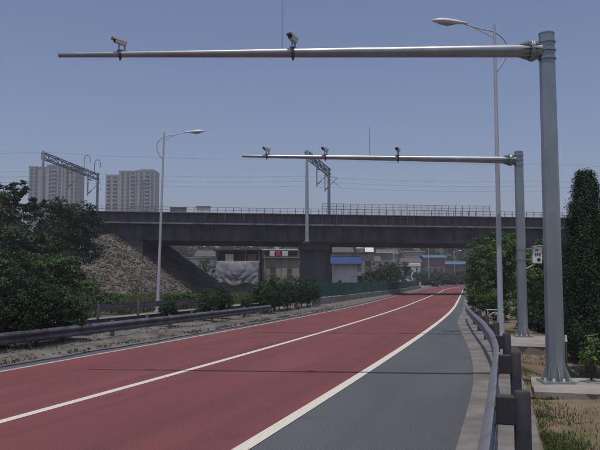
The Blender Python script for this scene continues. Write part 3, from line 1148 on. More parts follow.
# ------------------------------------------------------------------ green fence on a low wall, left of the road under the bridge
ft0, ft1 = 50.5, 150.0
fo = lambda t: float(np.interp(t, [47, 70, 100, 160], [-9.9, -9.6, -9.35, -9.3]))
o0 = rp(ft0, fo(ft0), 0)
fence = thing('green_fence', 'green sheet fence on a low concrete wall leading under the bridge', 'fence', (o0.x, o0.y, 0))
wl_ = ribbon('base_wall', lambda t: fo(t) - 0.14, lambda t: fo(t) + 0.14, ft0, ft1, 0.62, M['concrete'], fence, skirt=1.0)
wl_.location = -Vector((o0.x, o0.y, 0))
t = ft0 + 0.1
gp = gpo = None
while t < ft1 - 2.1:
    h = float(_head(np.array(t + 1)))
    a, b = rp(t, fo(t), 0), rp(t + 2.0, fo(t + 2.0), 0)
    ang = math.atan2(b.y - a.y, b.x - a.x)
    ln = (b - a).length
    if gp is None:
        m_ = MB()                                   # ribbed sheet
        nn = 17
        for i in range(nn):
            x = 0.06 + 1.86 * i / (nn - 1)
            y = 0.022 * (1 if (i // 2) % 2 else -1)
            m_.v += [(x, y, 0.66), (x, y, 1.72)]
        for i in range(nn):
            x, y = m_.v[2 * i][0], m_.v[2 * i][1]
            m_.v += [(x, y + 0.006, 0.66), (x, y + 0.006, 1.72)]
        for i in range(nn - 1):
            m_.f.append((2 * i, 2 * i + 2, 2 * i + 3, 2 * i + 1))
            j = 2 * nn + 2 * i
            m_.f.append((j, j + 1, j + 3, j + 2))
            m_.f.append((2 * i + 1, 2 * i + 3, j + 3, j + 1))
        gp = m_.build('fence_panel', M['green'], fence)
        gpo = MB().box((0, 0.0, 1.2), (0.07, 0.07, 1.20)).build('fence_post', M['green'], fence)
        c, d = gp, gpo
    else:
        c, d = gp.copy(), gpo.copy()
        COL.objects.link(c)
        COL.objects.link(d)
    for q in (c, d):
        q.location = a - Vector((o0.x, o0.y, 0))
        q.rotation_euler = (0, 0, ang)
    t += 2.0 * math.cos(h) if False else 2.0 / 1.0 * (1.94 / ln)


# ------------------------------------------------------------------ buildings
def window(parent, x, z, w, h, y=0.0, cross=True, m='pane'):
    pn = MB().box((x, y - 0.012, z), (w, 0.02, h)).build('window', M[m], parent)
    fr = MB()
    t = 0.07
    for s in (-1, 1):
        fr.box((x + s * (w / 2 + t / 2), y - 0.04, z), (t, 0.10, h + 2 * t))
        fr.box((x, y - 0.04, z + s * (h / 2 + t / 2)), (w, 0.098, t))
    if cross:
        fr.box((x, y - 0.035, z), (0.05, 0.04, h))
    fr.build('frame', M['wallg'], pn)
    MB().box((x, y - 0.09, z - h / 2 - t - 0.03), (w + 0.3, 0.2, 0.06)).build('sill', M['concrete'], pn)
    return pn


def house(label, px0, px1, ytop, Y, depth, wall, roof, windows, roofm='rooft', name='house', group=None, yaw=0.0, zb=-0.6, rise=1.4, over=0.4, door=None):
    a, b = W(px0, ytop, Y), W(px1, ytop, Y)
    w = b.x - a.x
    h = a.z - zb
    r = thing(name, label, 'house', ((a.x + b.x) / 2, Y, zb), yaw, group)
    if roof == 'gable':
        hw = h - rise
    else:
        hw = h - 0.25
    MB().box((0, depth / 2, hw / 2), (w, depth, hw)).build('wall', M[wall], r)
    if roof == 'gable':
        m_ = MB()
        x, y0, y1 = w / 2 + over, -over, depth + over
        ym = depth / 2
        z0 = hw - 0.15
        t = 0.16
        m_.v = [(-x, y0, z0), (x, y0, z0), (x, ym, hw + rise), (-x, ym, hw + rise), (-x, y1, z0), (x, y1, z0),
                (-x, y0, z0 + t), (x, y0, z0 + t), (x, ym, hw + rise + t), (-x, ym, hw + rise + t), (-x, y1, z0 + t), (x, y1, z0 + t)]
        m_.f = [(6, 7, 8, 9), (9, 8, 11, 10), (0, 3, 2, 1), (3, 4, 5, 2), (0, 1, 7, 6), (4, 10, 11, 5), (1, 2, 8, 7), (2, 5, 11, 8), (0, 6, 9, 3), (3, 9, 10, 4)]
        rf = m_.build('roof', M[roofm], r)
        g_ = MB()
        for s in (-1, 1):
            xx = s * (w / 2 - 0.1)
            o = len(g_.v)
            g_.v += [(xx, 0.03, hw), (xx, depth - 0.03, hw), (xx, ym, hw + rise - 0.03), (xx + 0.08 * s, 0.03, hw), (xx + 0.08 * s, depth - 0.03, hw), (xx + 0.08 * s, ym, hw + rise - 0.03)]
            g_.f += [(o, o + 1, o + 2), (o + 5, o + 4, o + 3), (o, o + 3, o + 4, o + 1), (o + 1, o + 4, o + 5, o + 2), (o + 2, o + 5, o + 3, o)]
        g_.build('gable', M[wall], r)
        # ridge and roof battens catch the light
        MB().box((0, ym, hw + rise + t + 0.04), (w + 2 * over, 0.25, 0.10)).build('ridge', M[roofm], rf)
    else:
        MB().box((0, depth / 2, hw + 0.12), (w + 2 * over, depth + 2 * over, 0.24)).build('roof', M[roofm], r, bevel=0.03)
    for (fx, fz, ww, wh) in windows:
        window(r, (fx - 0.5) * w, fz * hw, ww, wh)
    if door:
        dr_ = MB().box(((door - 0.5) * w, -0.03, 1.05), (1.0, 0.08, 2.1)).build('door', M['rust'], r)
        MB().box(((door - 0.5) * w + 0.38, -0.09, 1.05), (0.06, 0.05, 0.14)).build('handle', M['galv2'], dr_)
    return r, w, hw


# tarp house
YT = 122
r, w, hw = house('two storey grey house with a crumpled pale tarp hung over its front', 216, 260, 249.5, YT, 9, 'wallg', 'flat', [], 'rooft', over=0.35)
zt = lambda py: W(0, py, YT).z + 0.6
MB().box((0.1, -0.02, (zt(252) + zt(261)) / 2), (w - 0.5, 0.10, zt(252) - zt(261))).build('balcony_shade_panel', M['dark'], r)  # flat panel on the wall, its dark colour stands in for balcony shade
MB().box((0, -0.55, zt(261.5)), (w + 0.2, 1.1, 0.18)).build('balcony_slab', M['concrete'], r)
for x in (-w / 2 + 0.12, w / 2 - 0.12, w * 0.18):
    MB().bar((x, -0.95, zt(261.5)), (x, -0.95, zt(250.5)), 0.14).build('balcony_post', M['wallg'], r)
MB().box((0, -0.45, zt(250) + 0.0), (w + 0.9, 1.6, 0.16)).build('balcony_roof', M['rooft'], r)
# tarp with folds
nxg, nzg = 70, 40
m_ = MB()
zA, zB = zt(261), zt(284)
for j in range(nzg + 1):
    for i in range(nxg + 1):
        u, v = i / nxg, j / nzg
        x = (u - 0.5) * w * (0.98 - 0.05 * v)
        sag = 0.55 * math.sin(u * math.pi) * math.sin(min(1, v * 1.2) * math.pi) * 0.5
        fold = 0.10 * math.sin(9 * abs(u - 0.5) * 2 + 7 * v + 1.5 * mnoise.noise(Vector((u * 3, v * 3, 0)))) * v
        nzv = 0.03 * math.sin(u * 46 + 3 * math.sin(u * 9) + v * 5) * (1.2 - v) + 0.09 * mnoise.noise(Vector((u * 7, v * 6, 2))) + 0.07 * abs(mnoise.noise(Vector((u * 14, v * 22, 5)))) + 0.04 * abs(mnoise.noise(Vector((u * 40, v * 34, 8))))
        z = zA + (zB - zA) * v + (0.25 * math.sin(u * 11) * v if v > 0.8 else 0) - 0.15 * math.sin(u * math.pi) * (1 - v)
        m_.v.append((x, -1.16 - sag - abs(fold) - nzv * v * 1.2 - 0.25 * v, z))
for j in range(nzg):
    for i in range(nxg):
        q = j * (nxg + 1) + i
        m_.f.append((q, q + nxg + 1, q + nxg + 2, q + 1))
tp_ = m_.build('tarp', M['tarp'], r, smooth=True, sharp=2.5)
sm = tp_.modifiers.new('thickness', 'SOLIDIFY')
sm.thickness = 0.03
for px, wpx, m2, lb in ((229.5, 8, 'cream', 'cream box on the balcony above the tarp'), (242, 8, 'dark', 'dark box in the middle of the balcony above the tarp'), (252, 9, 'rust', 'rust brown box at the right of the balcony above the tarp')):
    c = W(px, 261, YT - 0.45)
    bw = wpx / F * YT
    rr = thing('storage_box', lb, 'box', (c.x, YT - 0.5, -0.6 + zt(261.5) + 0.09), 0, 'boxes on the tarp house balcony')
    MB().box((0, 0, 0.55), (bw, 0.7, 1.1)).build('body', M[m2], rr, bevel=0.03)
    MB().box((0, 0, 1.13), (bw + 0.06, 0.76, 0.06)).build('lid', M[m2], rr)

r, w, hw = house('beige two storey house with dark windows left of the bridge pier', 262, 299, 249, YT + 1, 9, 'wallb', 'flat', [(0.30, 0.56, 0.85, 1.05), (0.74, 0.53, 0.75, 0.95), (0.26, 0.27, 1.1, 0.8)], 'wallw', over=0.25)
MB().tube([(w * 0.02, -0.07, 0), (w * 0.02, -0.07, hw)], 0.06, 8).build('drain_pipe', M['concrete'], r)
MB().box((-w * 0.42, -0.2, hw * 0.45), (0.18, 0.3, hw * 0.9)).build('pilaster', M['wallg'], r)
# laundry line on its upper gallery: separate cloths
zl = -0.6 + hw - 1.05
MB().box((0.05, -0.02, hw - 0.62), (w - 0.7, 0.08, 1.0)).build('gallery_shade_panel', M['dark'], r)  # no hollow here: a dark sheet imitates the shaded inside of the gallery
MB().box((0, -0.18, hw - 1.2), (w + 0.1, 0.40, 0.14)).build('gallery_sill', M['concrete'], r)
for px, wpx, m2, lb in ((272, 5, 'white', 'white cloth hanging left of the red one on the beige house'), (278, 4.5, 'redp', 'red cloth hanging high on the front of the beige house'), (285, 6, 'wallw', 'pale cloth hanging right of the red one on the beige house')):
    c = W(px, 254, YT)
    m_ = MB()
    n = 12
    ww = wpx / F * YT
    for j in range(9):
        for i in range(n + 1):
            m_.v.append((ww * (i / n - 0.5), 0.03 * math.sin(i * 1.5 + j * 0.2), 0.85 * j / 8 - 0.03 * math.sin(i * 0.9)))
    for j in range(8):
        for i in range(n):
            q = j * (n + 1) + i
            m_.f.append((q, q + 1, q + n + 2, q + n + 1))
    o = m_.build('hanging_cloth', M[m2], None, smooth=True, loc=None)
    o.location = (c.x, YT + 0.64, zl + 0.02)
    o.modifiers.new('thickness', 'SOLIDIFY').thickness = 0.02
    tag(o, lb, 'cloth', 'cloths hung on the beige house')

house('low pale shed left of the tarp house behind the bank', 188, 210, 257, 135, 7, 'wallw', 'flat', [(0.5, 0.55, 1.0, 1.0)], 'wallg')
house('grey house set far back above the dark shed slope', 196, 216, 250, 160, 8, 'wallg', 'gable', [(0.3, 0.5, 1.0, 1.1), (0.7, 0.5, 1.0, 1.1)], 'rooft')
house('white walled house with a bright blue roof right of the pier', 334, 357, 257, 128, 8, 'wallw', 'gable', [(0.25, 0.35, 0.5, 1.2)], 'bluet', rise=1.2, over=0.9)
house('low blue roofed lean-to joined behind the white house', 322, 345, 259, 137, 7, 'wallg', 'gable', [(0.35, 0.6, 1.0, 1.0)], 'bluet', rise=0.9, over=0.5)
house('brownish house with dark tiled roof above the blue roof', 327, 352, 245, 150, 9, 'wallb', 'gable', [(0.25, 0.62, 1.0, 1.2), (0.75, 0.62, 1.0, 1.2)], 'rooft', rise=1.5)
house('beige house with a solar tank on its roof behind the blue roof', 352, 374, 252, 158, 8, 'wallb', 'flat', [(0.28, 0.72, 1.2, 1.3), (0.72, 0.72, 1.2, 1.3), (0.3, 0.35, 1.2, 1.3)], 'rooft')
c = W(371, 252, 156.5)
rr = thing('solar_water_heater', 'white tilted solar water heater on the beige house roof', 'water heater', (c.x, 160.5, W(360, 252, 158).z))
MB().box((0, 0, 0.72), (1.9, 0.08, 1.5), Matrix.Rotation(-0.6, 3, 'X')).build('collector', M['lampw'], rr)
MB().tube([(-1.0, 0.42, 1.42), (1.0, 0.42, 1.42)], 0.22, 12).build('tank', M['white'], rr, smooth=True)
for x in (-0.8, 0.8):
    MB().bar((x, 0.42, 0), (x, 0.42, 1.3), 0.06).build('leg', M['galv2'], rr)
    MB().bar((x, -0.42, 0), (x, -0.42, 0.2), 0.06).build('leg', M['galv2'], rr)
house('pale grey house high behind the trees right of the solar tank', 374, 392, 252, 185, 9, 'wallg', 'flat', [(0.25, 0.7, 1.1, 1.3), (0.7, 0.7, 1.1, 1.3)], 'wallw')
house('brick house with a light blue roof half hidden by trees', 425, 445, 255, 258, 10, 'brick', 'gable', [(0.2, 0.6, 1.2, 1.3), (0.5, 0.6, 1.2, 1.3), (0.8, 0.6, 1.2, 1.3)], 'cyan', rise=0.9, over=0.7)
house('brick shed under a bright sky blue roof near the right trees', 447, 466, 261.5, 275, 10, 'brick', 'gable', [(0.3, 0.55, 1.3, 1.2), (0.7, 0.55, 1.3, 1.2)], 'cyan', rise=1.0, over=0.8)
house('small pale house between the trees left of the brick house', 402, 421, 258, 230, 9, 'wallw', 'gable', [(0.3, 0.55, 1.2, 1.2), (0.7, 0.55, 1.2, 1.2)], 'rooft', rise=1.3)

house('narrow dark roofed house squeezed between the solar tank house and the pale grey one', 366, 380, 256, 172, 8, 'wallw', 'gable', [(0.3, 0.6, 1.0, 1.1), (0.7, 0.6, 1.0, 1.1)], 'rooft', rise=1.3)
house('grey hillside house just under the bridge left of the lamp pole', 378, 398, 249, 265, 9, 'wallg', 'gable', [(0.3, 0.7, 1.3, 1.4), (0.7, 0.7, 1.3, 1.4)], 'rooft', rise=1.8)
house('tan hillside house behind the white canopy', 405, 424, 251, 285, 9, 'wallb', 'flat', [(0.25, 0.75, 1.4, 1.5), (0.7, 0.75, 1.4, 1.5)], 'wallw')
for px, Y, py, lb in ((338, 155, 245.0, 'white water tank on the dark tiled brownish house'), (360, 160, 252, 'small white water tank left of the solar heater')):
    c = W(px, py, Y)
    rr = thing('water_tank', lb, 'water tank', (c.x, Y, c.z - (0.6 if px < 350 else 0)), 0, 'white tanks on the house roofs')
    MB().tube([(-0.8, 0, 0.85), (0.8, 0, 0.85)], [0.38, 0.38], 14).build('tank', M['white'], rr, smooth=True)
    for x in (-0.6, 0.6):
        MB().box((x, 0, 0.3), (0.1, 0.6, 0.62)).build('leg', M['galv2'], rr)

# white canopy on posts
c = W(413.5, 266.5, 195)
r = thing('roadside_canopy', 'white oblong canopy on two posts beside the road past the bridge', 'canopy', (c.x, 195, -0.55))
hh = c.z + 0.55
MB().box((0, 0, hh + 0.47), (3.5, 1.8, 0.95)).build('canopy', M['white'], r, bevel=0.12)
for x in (-0.8, 0.8):
    MB().bar((x, 0, 0), (x, 0, hh), 0.16).build('post', M['postl'], r)


# tower blocks
def tower(label, Y, blocks, cols, zbot=-0.6, floor=3.0):
    """blocks: (px0, px1, ytop, mat, front offset); cols: (px, width m, mat, from which block)"""
    x_mid = (W(blocks[0][0], 200, Y).x + W(blocks[-1][1], 200, Y).x) / 2
    r = thing('tower_block', label, 'building', (x_mid, Y, zbot), 0, 'distant tower blocks')
    tops = {}
    for k, (a, b, yt, m, dy) in enumerate(blocks):
        p, q = W(a, yt, Y), W(b, yt, Y)
        h = p.z - zbot
        MB().box(((p.x + q.x) / 2 - x_mid, 9 + dy, h / 2), (q.x - p.x - 0.01, 18, h)).build('block', M[m], r)
        tops[k] = h
        MB().box(((p.x + q.x) / 2 - x_mid, 9 + dy, h + 0.3), (q.x - p.x + 0.5, 18.5, 0.6)).build('roof_edge', M['tower2'], r)
    cache = {}
    for (px, ww, m, k, kind) in cols:
        x = W(px, 200, Y).x - x_mid
        dy = blocks[k][4]
        f = tops[k] - 2.2
        while f > 34:
            key = (ww, m, kind)
            if key not in cache:
                if kind == 'balcony':
                    o = MB().box((0, -0.03, 0), (ww, 0.08, 1.9)).build('window', M[m], r)
                    MB().box((0, -0.75, -1.15), (ww + 0.4, 1.5, 0.9)).build('balcony', M['tower'], o)
                else:
                    o = MB().box((0, -0.03, 0), (ww, 0.08, 1.6)).build('window', M[m], r)
                    MB().box((0, -0.12, -0.9), (ww + 0.3, 0.25, 0.18)).build('sill', M['tower2'], o)
                cache[key] = o
                c = o
            else:
                c = cache[key].copy()
                COL.objects.link(c)
                for ch in cache[key].children:
                    d = ch.copy()
                    COL.objects.link(d)
                    d.parent = c
            c.location = (x, dy, f)
            f -= floor
    return r, tops, x_mid


YW = 560
r, tp3, xm = tower('pale distant tower block with stepped roof right of the railway portal', YW,
                   [(105.5, 119, 175.5, 'tower', 1.0), (119, 136, 171.5, 'tower', 0.0), (136, 154.5, 170.5, 'tower', 2.0)],
                   [(108, 2.4, 'towerwin', 0, 'balcony'), (114.5, 3.0, 'towerwin', 0, 'balcony'), (122.5, 2.2, 'towerwin', 1, 'window'), (127.5, 2.4, 'towerwin', 1, 'window'), (132.5, 3.0, 'towerwin', 1, 'balcony'), (140.5, 2.2, 'towerwin', 2, 'window'), (146.5, 3.2, 'towerwin', 2, 'balcony'), (151.5, 2.0, 'towerwin', 2, 'window')])
p, q = W(138, 168, YW), W(150, 168, YW)
MB().box(((p.x + q.x) / 2 - xm, 12, p.z + 0.6 - 1.5), (q.x - p.x, 8, 4.2)).build('roof_room', M['tower2'], r)
p, q = W(123, 169.8, YW), W(131, 169.8, YW)
MB().box(((p.x + q.x) / 2 - xm, 12, p.z + 0.6 - 1.2), (q.x - p.x, 8, 3.0)).build('roof_room', M['tower'], r)
r, tp3, xm = tower('grey distant tower block with blue windows behind the left trees', YW - 20,
                   [(28, 36, 166.5, 'tower', 2.0), (36, 47, 167, 'tower', 3.0), (47, 63, 165.5, 'tower', 0.0), (63, 77, 166.5, 'tower2', 1.5)],
                   [(30, 2.0, 'towerwin', 0, 'window'), (34, 1.8, 'towerwin', 0, 'window'), (41, 2.6, 'towerwin', 1, 'balcony'), (49.5, 1.8, 'towerwin', 2, 'window'), (53.5, 3.6, 'towerblue', 2, 'balcony'), (59, 2.0, 'towerwin', 2, 'window'), (66, 2.2, 'towerwin', 3, 'window'), (71, 2.0, 'towerwin', 3, 'window'), (75, 1.6, 'towerwin', 3, 'window')])
p, q = W(49, 163, YW - 20), W(61, 163, YW - 20)
MB().box(((p.x + q.x) / 2 - xm, 10, p.z + 0.6 - 1.2), (q.x - p.x, 8, 3.2)).build('roof_room', M['tower2'], r)


# ------------------------------------------------------------------ foliage
def leaf_object(name, C, Nn, S, asp, tint, material, parent, seed, fold=0.0):
    r = np.random.default_rng(seed)
    n = len(C)
    Nn = Nn / np.maximum(np.linalg.norm(Nn, axis=1, keepdims=True), 1e-6)
    rv = r.normal(size=(n, 3))
    U = np.cross(Nn, rv)
    U /= np.maximum(np.linalg.norm(U, axis=1, keepdims=True), 1e-6)
    Vv = np.cross(Nn, U)
    S = S[:, None]
    lift = Nn * S * 0.12
    P = np.stack([C - U * S * 0.5, C + Vv * S * 0.5 * asp + lift, C + U * S * 0.5, C - Vv * S * 0.5 * asp + lift], 1).reshape(-1, 3)
    me = bpy.data.meshes.new(name)
    me.vertices.add(4 * n)
    me.vertices.foreach_set('co', P.astype(np.float32).ravel())
    me.loops.add(4 * n)
    me.loops.foreach_set('vertex_index', np.arange(4 * n, dtype=np.int32))
    me.polygons.add(n)
    me.polygons.foreach_set('loop_start', np.arange(0, 4 * n, 4, dtype=np.int32))
    me.update(calc_edges=True)
    at = me.attributes.new('tint', 'FLOAT', 'FACE')
    at.data.foreach_set('value', tint.astype(np.float32))
    return link(name, me, material, parent)


def crown_points(blobs, n, seed, clump=0.22, per=45, gap=0.12):
    """leaf positions gathered in clumps spread over and through ellipsoids"""
    r = np.random.default_rng(seed)
    vols = np.array([b[1][0] * b[1][1] + b[1][1] * b[1][2] + b[1][0] * b[1][2] for b in blobs])
    nb = np.maximum(1, (n * vols / vols.sum() / per).astype(int))
    Cs, Ns, Ts = [], [], []
    for (c, rad), k in zip(blobs, nb):
        rad = np.array(rad)
        d = r.normal(size=(k, 3))
        d /= np.linalg.norm(d, axis=1, keepdims=True)
        rr = np.clip(r.beta(4, 1.3, k), 0.25, 1)[:, None] * (1 + r.normal(0, 0.08, (k, 1)))
        # dents in the outline
        dent = np.array([mnoise.noise(Vector(tuple(q * 2.2 + seed * 3.7))) for q in d])
        rr *= (1 + 0.32 * dent[:, None])
        keep = r.uniform(size=k) > gap
        d, rr = d[keep], rr[keep]
        cc = np.array(c) + d * rad * rr
        kk = len(cc)
        sp_ = clump * rad.mean() * r.uniform(0.5, 1.3, (kk, 1, 1))
        off = r.normal(size=(kk, per, 3)) * sp_ * np.array([1, 1, 0.6]) * 0.6
        P = cc[:, None, :] + off
        nn = d[:, None, :] * 0.7 + r.normal(size=(kk, per, 3)) * 0.55 + np.array([0, 0, 0.5])
        t = np.clip(r.uniform(0.1, 0.9, (kk, 1)) * 0.7 + r.uniform(0, 0.5, (kk, per)), 0, 1)
        Cs.append(P.reshape(-1, 3))
        Ns.append(nn.reshape(-1, 3))
        Ts.append(t.ravel())
    return np.concatenate(Cs), np.concatenate(Ns), np.concatenate(Ts)


def trunk_mesh(h, r0, tips, seed, lean=0.05):
    rd = random.Random(seed)
    m_ = MB()
    pts = [(lean * h * (i / 4) * rd.uniform(-1, 1), lean * h * (i / 4) * rd.uniform(-1, 1), -0.25 + (h + 0.25) * i / 4) for i in range(5)]
    m_.tube(pts, [r0 * 1.25, r0, r0 * 0.85, r0 * 0.68, r0 * 0.45], 8)
    for tpt in tips:
        k = rd.choice((2, 3, 3, 4))
        a = Vector(pts[k])
        b = Vector(tpt)
        mid = (a + b) / 2 + Vector((rd.uniform(-.1, .1), rd.uniform(-.1, .1), rd.uniform(0, .15))) * (b - a).length
        m_.tube([a, mid, b], [r0 * 0.45, r0 * 0.28, r0 * 0.10], 6)
    return m_


def tree(label, base, blobs, n, leaf, m, seed, trunk_h, trunk_r, name='broadleaf_tree', group=None, asp=0.6, clump=0.22, gap=0.12, cat='tree', sizevar=0.35, trunk_name='trunk'):
    r = thing(name, label, cat, base, 0, group)
    C, Nn, T = crown_points(blobs, n, seed, clump, gap=gap)
    rg = np.random.default_rng(seed + 99)
    S = leaf * (1 + rg.uniform(-sizevar, sizevar, len(C)))
    zmin = 0.04
    C[:, 2] = np.maximum(C[:, 2], zmin + rg.uniform(0, 0.1, len(C)))
    leaf_object('crown', C, Nn, S, asp, T, M[m], r, seed)
    tips = []
    for c, rad in blobs:
        for k in range(3):
            a = random.uniform(0, 6.28)
            tips.append((c[0] + rad[0] * 0.55 * math.cos(a), c[1] + rad[1] * 0.55 * math.sin(a), c[2] + rad[2] * random.uniform(-0.2, 0.5)))
    trunk_mesh(trunk_h, trunk_r, tips, seed).build(trunk_name, M['bark'], r, smooth=True)
    return r


def px_tree(label, Y, ell, zbase, n, leaf, m, seed, **k):
    """ell: crown ellipses in photo pixels (cx, cy, rx, ry) at depth Y"""
    c0 = W(ell[0][0], 281, Y)
    base = Vector((c0.x, Y, zbase))
    blobs = []
    for i, e in enumerate(ell):
        cx, cy, rx, ry = e[:4]
        p = W(cx, cy, Y) - base
        sx, sz = rx / F * Y, ry / F * Y
        dy = e[4] if len(e) > 4 else 0
        blobs.append(((p.x, p.y + dy, p.z), (sx, (sx + sz) / 2, sz)))
    zc = blobs[0][0][2]
    return tree(label, base, blobs, n, leaf, m, seed, max(0.4, zc), k.pop('tr', 0.16), **k)


# left trees in front of the railway bank
px_tree('loose topped tree rising highest at the far left', 66, [(13, 222, 19, 22), (19, 190, 11, 11), (12, 203, 9, 9), (30, 207, 8, 9), (-8, 232, 22, 26)], -0.1, 9000, 0.34, 'leaf_a', 11, group='trees left of the railway bank', gap=0.25, clump=0.25)
px_tree('big rounded dark tree standing against the left end of the bridge', 76, [(66, 226, 30, 26), (84, 222, 19, 20), (50, 216, 18, 18), (72, 250, 26, 22)], 0.2, 16000, 0.30, 'leaf_a', 12, group='trees left of the railway bank', clump=0.2)
px_tree('leafy tree filling the left edge below the tallest crown', 56, [(18, 246, 30, 26), (44, 252, 22, 22), (-8, 250, 24, 30)], -0.1, 14000, 0.24, 'leaf_a', 13, group='trees left of the railway bank')
px_tree('low spreading tree in front of the bank below the rounded dark one', 50, [(58, 272, 24, 18), (36, 274, 24, 20), (74, 283, 14, 12)], -0.1, 12000, 0.20, 'leaf_b', 14, group='trees left of the railway bank')
px_tree('bushy dark tree at the lower left corner of the tree mass', 44, [(6, 274, 26, 24), (-18, 270, 24, 34)], -0.1, 11000, 0.19, 'leaf_a', 15, group='trees left of the railway bank')
px_tree('tall narrow tree half cut by the left picture edge', 72, [(-10, 205, 18, 26), (0, 222, 16, 22)], -0.1, 8000, 0.30, 'leaf_b', 16, group='trees left of the railway bank', gap=0.2)
px_tree('small bright bush at the foot of the rubble bank', 70, [(92, 290, 11, 7), (82, 286, 8, 6)], -0.1, 3500, 0.15, 'leaf_b', 17, group='trees left of the railway bank', cat='bush', name='bush', tr=0.05)
px_tree('low green bush on the right part of the bank foot', 72, [(128, 299, 15, 5), (110, 297, 9, 5)], -0.1, 3000, 0.13, 'leaf_b', 18, group='trees left of the railway bank', cat='bush', name='bush', tr=0.05)
px_tree('pale green bush between the dark slope and the tarp house', 112, [(206, 272, 9, 14), (200, 284, 9, 9)], -0.5, 4000, 0.22, 'leaf_b', 19, cat='bush', name='bush', group='bushes by the houses', tr=0.07)

px_tree('loose weedy bush behind the far guardrail left of the lamp', 42, [(112, 303, 14, 8), (98, 300, 10, 9)], -0.1, 4500, 0.11, 'leaf_b', 33, group='trees left of the railway bank', cat='bush', name='bush', tr=0.04, gap=0.2)
px_tree('loose weedy bush behind the far guardrail right of the lamp', 50, [(186, 298, 12, 6), (172, 300, 9, 5)], -0.1, 3500, 0.11, 'leaf_b', 34, group='trees left of the railway bank', cat='bush', name='bush', tr=0.04, gap=0.2)
# right side
px_tree('dense bush tree at the roadside where the right rail runs out', 54, [(482, 262, 14, 28), (490, 246, 12, 16), (478, 286, 12, 16)], -0.4, 12000, 0.15, 'leaf_b', 21, group='trees right of the road', gap=0.08)
px_tree('taller leafy tree between the lamp pole and the farther gantry', 42, [(503, 264, 15, 30), (512, 252, 12, 20), (496, 290, 14, 20)], -0.4, 13000, 0.13, 'leaf_b', 22, group='trees right of the road', gap=0.08)
px_tree('leafy tree between the two gantry poles', 34, [(534, 275, 18, 34), (546, 258, 14, 22), (530, 310, 18, 22)], -0.4, 14000, 0.12, 'leaf_b', 23, group='trees right of the road', gap=0.1)
px_tree('low bright bush below the roadside bush tree', 40, [(486, 300, 16, 11), (474, 298, 9, 9), (500, 310, 12, 12)], -0.4, 8000, 0.09, 'leaf_b', 24, group='trees right of the road', cat='bush', name='bush', tr=0.05)
px_tree('dark leafy tree behind the near gantry pole', 27, [(562, 300, 22, 45), (575, 270, 20, 30)], -0.4, 14000, 0.10, 'leaf_a', 25, group='trees right of the road', gap=0.06)
px_tree('dark bush at the right edge under the conifer', 19.5, [(592, 330, 26, 44), (575, 352, 14, 24), (612, 320, 24, 40)], -0.1, 16000, 0.075, 'leaf_a', 26, group='trees right of the road', gap=0.05, cat='bush', name='bush')
px_tree('dark rounded bush behind the slab between the poles', 29, [(541, 322, 12, 14), (552, 318, 12, 18)], -0.4, 7000, 0.085, 'leaf_a', 27, group='trees right of the road', gap=0.06, cat='bush', name='bush', tr=0.05)
px_tree('far dark tree hiding the right end of the bridge', 66, [(545, 262, 26, 24), (590, 255, 30, 30), (520, 275, 20, 24)], -0.4, 12000, 0.22, 'leaf_a', 28, group='trees right of the road', gap=0.05)


# conifer near the right edge
def conifer(label, px, py_top, Y, rbase, n, seed, leaf=0.085):
    b = W(px, 281, Y)
    top = W(px, py_top, Y).z
    r = thing('conifer_tree', label, 'tree', (b.x, Y, -0.1))
    rg = np.random.default_rng(seed)
    h = top + 0.1
    k = n // 40
    fz = rg.uniform(0.03, 0.955, k) ** 0.9
    rad = rbase * np.interp(fz, [0, 0.12, 0.35, 0.6, 0.8, 0.93, 1.0], [0.95, 1.0, 0.92, 0.72, 0.48, 0.24, 0.03])
    a = rg.uniform(0, 6.283, k)
    lump = np.array([mnoise.noise(Vector((math.cos(x) * 1.6, math.sin(x) * 1.6, z * 7 + seed))) for x, z in zip(a, fz)])
    rr = rad * np.clip(rg.beta(5, 1.4, k), 0.3, 1) * (1 + 0.38 * lump)
    cc = np.stack([np.cos(a) * rr, np.sin(a) * rr, fz * h], 1)
    out = np.stack([np.cos(a), np.sin(a), np.full(k, 1.1)], 1)
    loc_ = (0.35 + 0.65 * rad / rbase)[:, None, None]
    st = rg.normal(size=(k, 40, 3)) * np.array([0.08, 0.08, 0.09]) * loc_
    up = rg.uniform(-0.12, 0.15, (k, 40, 1)) * out[:, None, :] * loc_
    P = (cc[:, None, :] + st + up).reshape(-1, 3)
    P[:, 2] = np.maximum(P[:, 2], 0.05)
    Nn = (out[:, None, :] * np.array([1, 1, 0.2]) + rg.normal(size=(k, 40, 3)) * 0.5).reshape(-1, 3)
    T = np.clip(rg.uniform(0, 0.7, (k, 1)) + rg.uniform(0, 0.4, (k, 40)), 0, 1).ravel()
    leaf_object('crown', P, Nn, leaf * rg.uniform(0.6, 1.3, len(P)), 0.34, T, M['leaf_c'], r, seed)
    trunk_mesh(h * 0.9, 0.11, [(0.4, 0.1, h * 0.5), (-0.4, 0.2, h * 0.4), (0.1, -0.4, h * 0.55)], seed, 0.01).build('trunk', M['bark'], r, smooth=True)
    return r


conifer('tall dark conifer at the right edge beyond the near pole', 588, 166, 17.6, 0.68, 56000, 31, 0.062)

